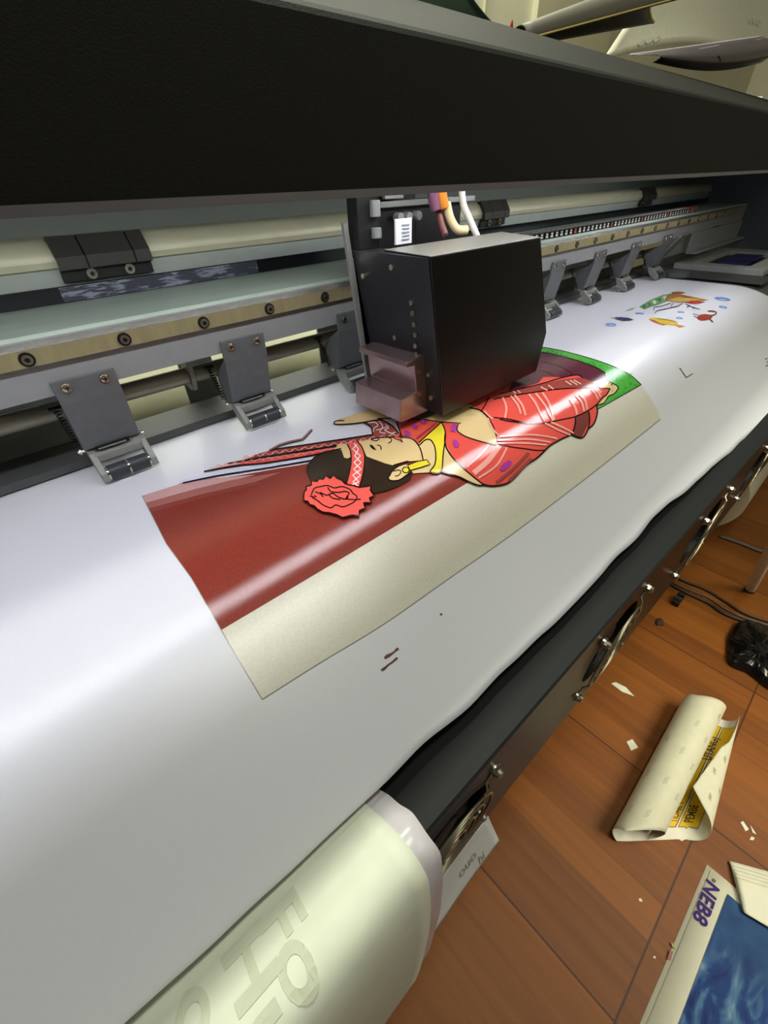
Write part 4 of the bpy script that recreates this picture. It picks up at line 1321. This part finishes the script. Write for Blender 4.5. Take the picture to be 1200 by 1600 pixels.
# --- paper scraps
def scrap(pix, label, h=.0006):
    q = MB(); P = [on_floor(x, y, h) for x, y in pix]; n_ = len(P)
    q.add(P + [(x, y, z + .0006) for x, y, z in P], [tuple(range(n_)), tuple(range(n_, 2 * n_))] + [(i, (i + 1) % n_, n_ + (i + 1) % n_, n_ + i) for i in range(n_)])
    o = q.build('paper_scrap', M_sface); props(o, label, 'paper scrap')
scrap([(955, 1068), (962, 1066), (978, 1074), (991, 1088), (972, 1081)], 'long thin white scrap on the tiles near the fan box')
scrap([(979, 1159), (988, 1155), (997, 1168), (986, 1173)], 'square white scrap left of the curled sticker sheet')
scrap([(1157, 1285), (1161, 1283), (1170, 1296), (1165, 1299)], 'small white scrap, upper of the three right of the curled sheet')
scrap([(1172, 1289), (1182, 1304), (1176, 1301)], 'pointed white scrap, middle of the three right of the curled sheet')
scrap([(1174, 1307), (1179, 1309), (1177, 1313), (1171, 1312)], 'tiny white scrap, lowest of the three right of the curled sheet')
scrap([(998, 1404), (1002, 1404), (1004, 1409), (999, 1408)], 'tiny pale chip on the bare tile left of the blue print')
scrap([(1021, 1494), (1024, 1494), (1024, 1498), (1021, 1497)], 'pale speck on the tile beside the blue print edge')

# --- black plastic bag
q = MB()
base = [on_floor(x, y, 0) for x, y in ((1136, 1000), (1135, 1020), (1138, 1038), (1150, 1046), (1166, 1052), (1182, 1064), (1200, 1078), (1230, 1090), (1250, 1060), (1240, 1010), (1200, 985), (1168, 975), (1150, 976), (1142, 986))]
cx0 = sum(p[0] for p in base) / len(base); cy0 = sum(p[1] for p in base) / len(base)
ring0 = smooth_line([(p[0], p[1]) for p in base], 5, True)
n = len(ring0)
rings = []
for k, (sc, h) in enumerate(((1, .0), (1.02, .008), (.97, .020), (.86, .030), (.68, .040), (.46, .046), (.22, .048))):
    rings.append([(cx0 + (x - cx0) * sc, cy0 + (y - cy0) * sc, FL + .001 + max(0, h * .7 + .010 * noise.noise((x * 16, y * 16, k * .5)) * (k > 0) + .006 * noise.noise((x * 45, y * 45, k * .7)) * (k > 0))) for x, y in ring0])
q.loft(rings)
o = q.build('plastic_bag', mat('black_plastic_film', (14, 13, 13), .16, 0, .2, 60, .5, 90), None)
props(o, 'crumpled shiny black plastic bag on the floor tiles', 'plastic bag')

# --- cables, stool leg, clip, lint
def floor_cable(pix, r, m_, label, name='power_cable'):
    pts_ = [on_floor(x, y, r) for x, y in pix]
    q = MB(); q.tube(smooth_line(pts_, 8), r, 8)
    o = q.build(name, m_, None, smooth=True); props(o, label, 'cable')
M_wire = mat('dark_cable', (46, 36, 28), .35); M_wire2 = mat('brown_cable', (96, 78, 60), .35)
floor_cable([(1020, 880), (1062, 905), (1100, 920), (1130, 938), (1160, 957), (1190, 968), (1230, 980)], .0042, M_wire, 'dark power cable nearest the stool leg, curving over the floor')
floor_cable([(1020, 898), (1060, 920), (1085, 932), (1110, 944), (1130, 958), (1165, 972), (1200, 984), (1230, 992)], .0045, M_wire, 'dark power cable running past the black plastic bag')
floor_cable([(1020, 896), (1062, 915), (1085, 925), (1105, 933), (1122, 944), (1132, 951), (1160, 964), (1200, 977), (1230, 985)], .0035, M_wire2, 'thin brown cable twisted with the one by the plastic bag')
floor_cable([(1125, 838), (1160, 850), (1185, 860), (1210, 866), (1240, 880)], .006, mat('grey_cable', (92, 88, 78), .4), 'grey cable lying in front of the cream media roll')
q = MB()
l0 = Vector(on_floor(1172, 921, .004)); l1 = Vector(on_z(1201, 866, -.80)); d = (l1 - l0)
q.cyl(l0, l0 + d * 1.9, .013, 14)
SL = q.build('stool_leg', mat('white_painted_tube', (206, 206, 196), .35), None, smooth='angle')
props(SL, 'slanted white tube leg of a stool standing beside the power cables', 'stool leg')
q = MB(); q.cyl(l0 + Vector((0, 0, -.003)), l0 + d.normalized() * .010, .015, 14)
q.build('leg_cap', M_dark, SL, smooth='angle', label='black rubber leg cap')
q = MB()
c = Vector(on_floor(1057, 941, 0))
q.box(c.x - .022, c.x + .022, c.y - .010, c.y + .010, c.z + .001, c.z + .018); q.box(c.x + .012, c.x + .022, c.y - .010, c.y + .010, c.z + .018, c.z + .026)
o = q.build('plastic_clip', M_dark, None, bevel=.002); props(o, 'small black plastic clip on the floor near the fan box', 'clip')
q = MB(); q.box(c.x - .005, c.x + .008, c.y - .0106, c.y + .0106, c.z + .0185, c.z + .0195)
q.build('shiny_band', M_chrome, o)
q = MB()
c = Vector(on_floor(1031, 973, 0))
q.loft([[(c.x + rr * math.cos(t) * (1 + .25 * math.sin(3 * t)), c.y + .7 * rr * math.sin(t), c.z + hh) for t in [2 * math.pi * k / 16 for k in range(16)]] for rr, hh in ((.016, .0006), (.015, .004), (.008, .007))])
o = q.build('lint_clump', mat('dark_lint', (62, 40, 24), .9), None, smooth=True); props(o, 'small dark clump of lint on the tile under the fan box', 'lint')

# --- roll of cream media lying on the floor at the far end
q = MB(); q.cyl((1.66, .165, FL + .150), (2.9, .165, FL + .150), .148, 48)
o = q.build('floor_media_roll', M_back2, None, smooth='angle')
props(o, 'large cream roll of media lying on the floor under the far end of the printer', 'media roll')
q = MB(); q.cyl((1.652, .165, FL + .150), (1.662, .165, FL + .150), .04, 24)
q.build('core', mat('cardboard_core', (120, 92, 60), .7), o, smooth='angle')

# ================================================================== THINGS LYING ON THE HOOD
# curled dark sheet with a yellow edge
def sheet_grid(fn, nu_, nv_):
    q = MB()
    for i in range(nu_ + 1):
        for j in range(nv_ + 1): q.v.append(fn(i / nu_, j / nv_))
    for i in range(nu_):
        for j in range(nv_):
            a = i * (nv_ + 1) + j
            q.f.append((a, a + 1, a + nv_ + 2, a + nv_ + 1)); q.m.append(0)
    return q
def lerp3(a, b, t): return tuple(x + (y - x) * t for x, y in zip(a, b))
M_greysheet = mat('grey_brown_sheet_back', (92, 88, 76), .5)
M_yedge = mat('yellow_edge', (226, 200, 110), .45)
M_dpurple = mat('dark_glossy_sheet', (58, 52, 56), .3)
K0, K1 = Vector(on_y(826, 66, .56)), Vector(on_y(1046, 14, .60))
def curl(u, v):
    a = math.radians(200 - 250 * v)
    r = .014 + .030 * u
    c = K0.lerp(K1, u) + Vector((0, .02, .0 + r * .55))
    return (c.x + .05 * v * u, c.y + r * 1.0 * math.cos(a), c.z + r * math.sin(a) * .9)
o = sheet_grid(curl, 24, 30).build('curled_dark_sheet', M_greysheet, None, smooth=True, solid=.0012, open=True)
props(o, 'dark curled sheet with a pale yellow end lying on the hood', 'curled sheet')
q = MB(); q.tube([curl(1.0, j / 30) for j in range(31)], .003, 6)
q.build('yellow_end', M_yedge, o, smooth=True, label='pale yellow cut end')
q = MB(); q.tube([curl(i / 24, 0.02) for i in range(25)], .0018, 6)
q.build('yellow_edge', M_yedge, o, smooth=True)
# big cream sheet standing behind, with folded dark flap in front
P00, P10 = Vector(on_y(944, 76, .70)), Vector(on_y(1200, 62, .70))
def big(u, v):
    a = P00.lerp(P10 + Vector((.10, 0, .02)), u)
    return (a.x + 1.1 * v * (.6 + .4 * u), a.y + .10 * v + .05 * math.sin(u * 3.1) * v, a.z - .02 + .42 * v + .02 * math.sin(u * 5))
o = sheet_grid(big, 32, 24).build('liner_sheet', M_back2, None, smooth=True, solid=.0006, open=True)
props(o, 'large cream liner sheet with grey lettering piled on the hood, curving up against the wall', 'liner sheet')
q = MB()
v, f = text_mesh('ouo', .06)
v, f = fine(v, f, .01)
for u0, v0 in ((.10, .04), (.30, .34), (.62, .20)):
    q.add([(lambda p: (p[0], p[1] - .006, p[2] - .002))(big(u0 + a * 1.0, v0 + b * 1.4)) for a, b in v], f)
q.build('watermark', M_mark, o, open=True)
F0, F1 = Vector(on_y(985, 86, .50)), Vector(on_y(1190, 57, .50))
G0, G1 = Vector(on_y(1020, 98, .46)), Vector(on_y(1190, 98, .46))
def flap(u, v):
    a = F0.lerp(F1, u); b = G0.lerp(G1, u)
    p = a.lerp(b, v)
    return (p.x, p.y - .03 * math.sin(math.pi * v), p.z - .012 * math.sin(math.pi * u) * v)
o = sheet_grid(flap, 20, 10).build('folded_dark_sheet', M_dpurple, None, smooth=True, solid=.0008, open=True)
props(o, 'dark glossy sheet folded forward over the back of the hood', 'folded sheet')
q = MB(); q.tube([flap(i / 20, 0.0) for i in range(21)], .0013, 6)
q.build('pale_fold_edge', M_lilac, o, smooth=True, label='pale folded edge')
q = MB()
q.add([(p[0], p[1] - .002, p[2]) for p in (flap(.36, .14), flap(.56, .08), flap(.47, .75), flap(.43, .55))], [(0, 1, 2, 3)])
q.add([(p[0], p[1] - .002, p[2]) for p in (flap(.88, .1), flap(.995, .05), flap(.995, .85), flap(.9, .9))], [(0, 1, 2, 3)])
q.build('painted_highlight', mat('lilac_highlight', (128, 114, 122), .4), o, open=True)  # pale quads imitate highlights on the glossy sheet
# green film, red paper corner, green bar
def film(u, v):
    a = Vector((.44 + .24 * u, .49 + .14 * v, .1425))
    return (a.x, a.y, a.z + .16 * (1 - u) ** 1.6 * math.sin(math.pi * min(1, v * .5 + .25)) + .004)
o = sheet_grid(film, 20, 10).build('green_plastic_film', mat('dark_green_film', (136, 166, 138), .4), None, smooth=True, solid=.001, open=True)
props(o, 'dark green plastic film draped on top of the hood', 'plastic film')
q = MB(); c = Vector((.835, .60, .142))
q.add([c + Vector(p) for p in ((0, 0, .055), (.035, .01, .003), (-.005, .02, .003), (.002, .004, .055), (.037, .014, .003), (-.003, .024, .003))], [(0, 1, 2), (3, 5, 4), (0, 3, 4, 1), (1, 4, 5, 2), (2, 5, 3, 0)])
o = q.build('red_paper_corner', mat('red_paper', (170, 40, 34), .5)); props(o, 'small red paper corner poking up behind the hood', 'paper')
q = MB(); q.box(1.95, 2.45, .50, .54, .1425, .158)
o = q.build('green_strip', mat('green_plastic', (40, 92, 60), .4), None, bevel=.002); props(o, 'green plastic strip lying at the far end of the hood', 'plastic strip')
q = MB(); q.box(1.95, 2.45, .505, .535, .158, .163)
q.build('white_face', M_sface, o)

# ------------------------------------------------------------------ lift everything so that the floor is at z = 0
for o in ROOTS: o.location.z += H
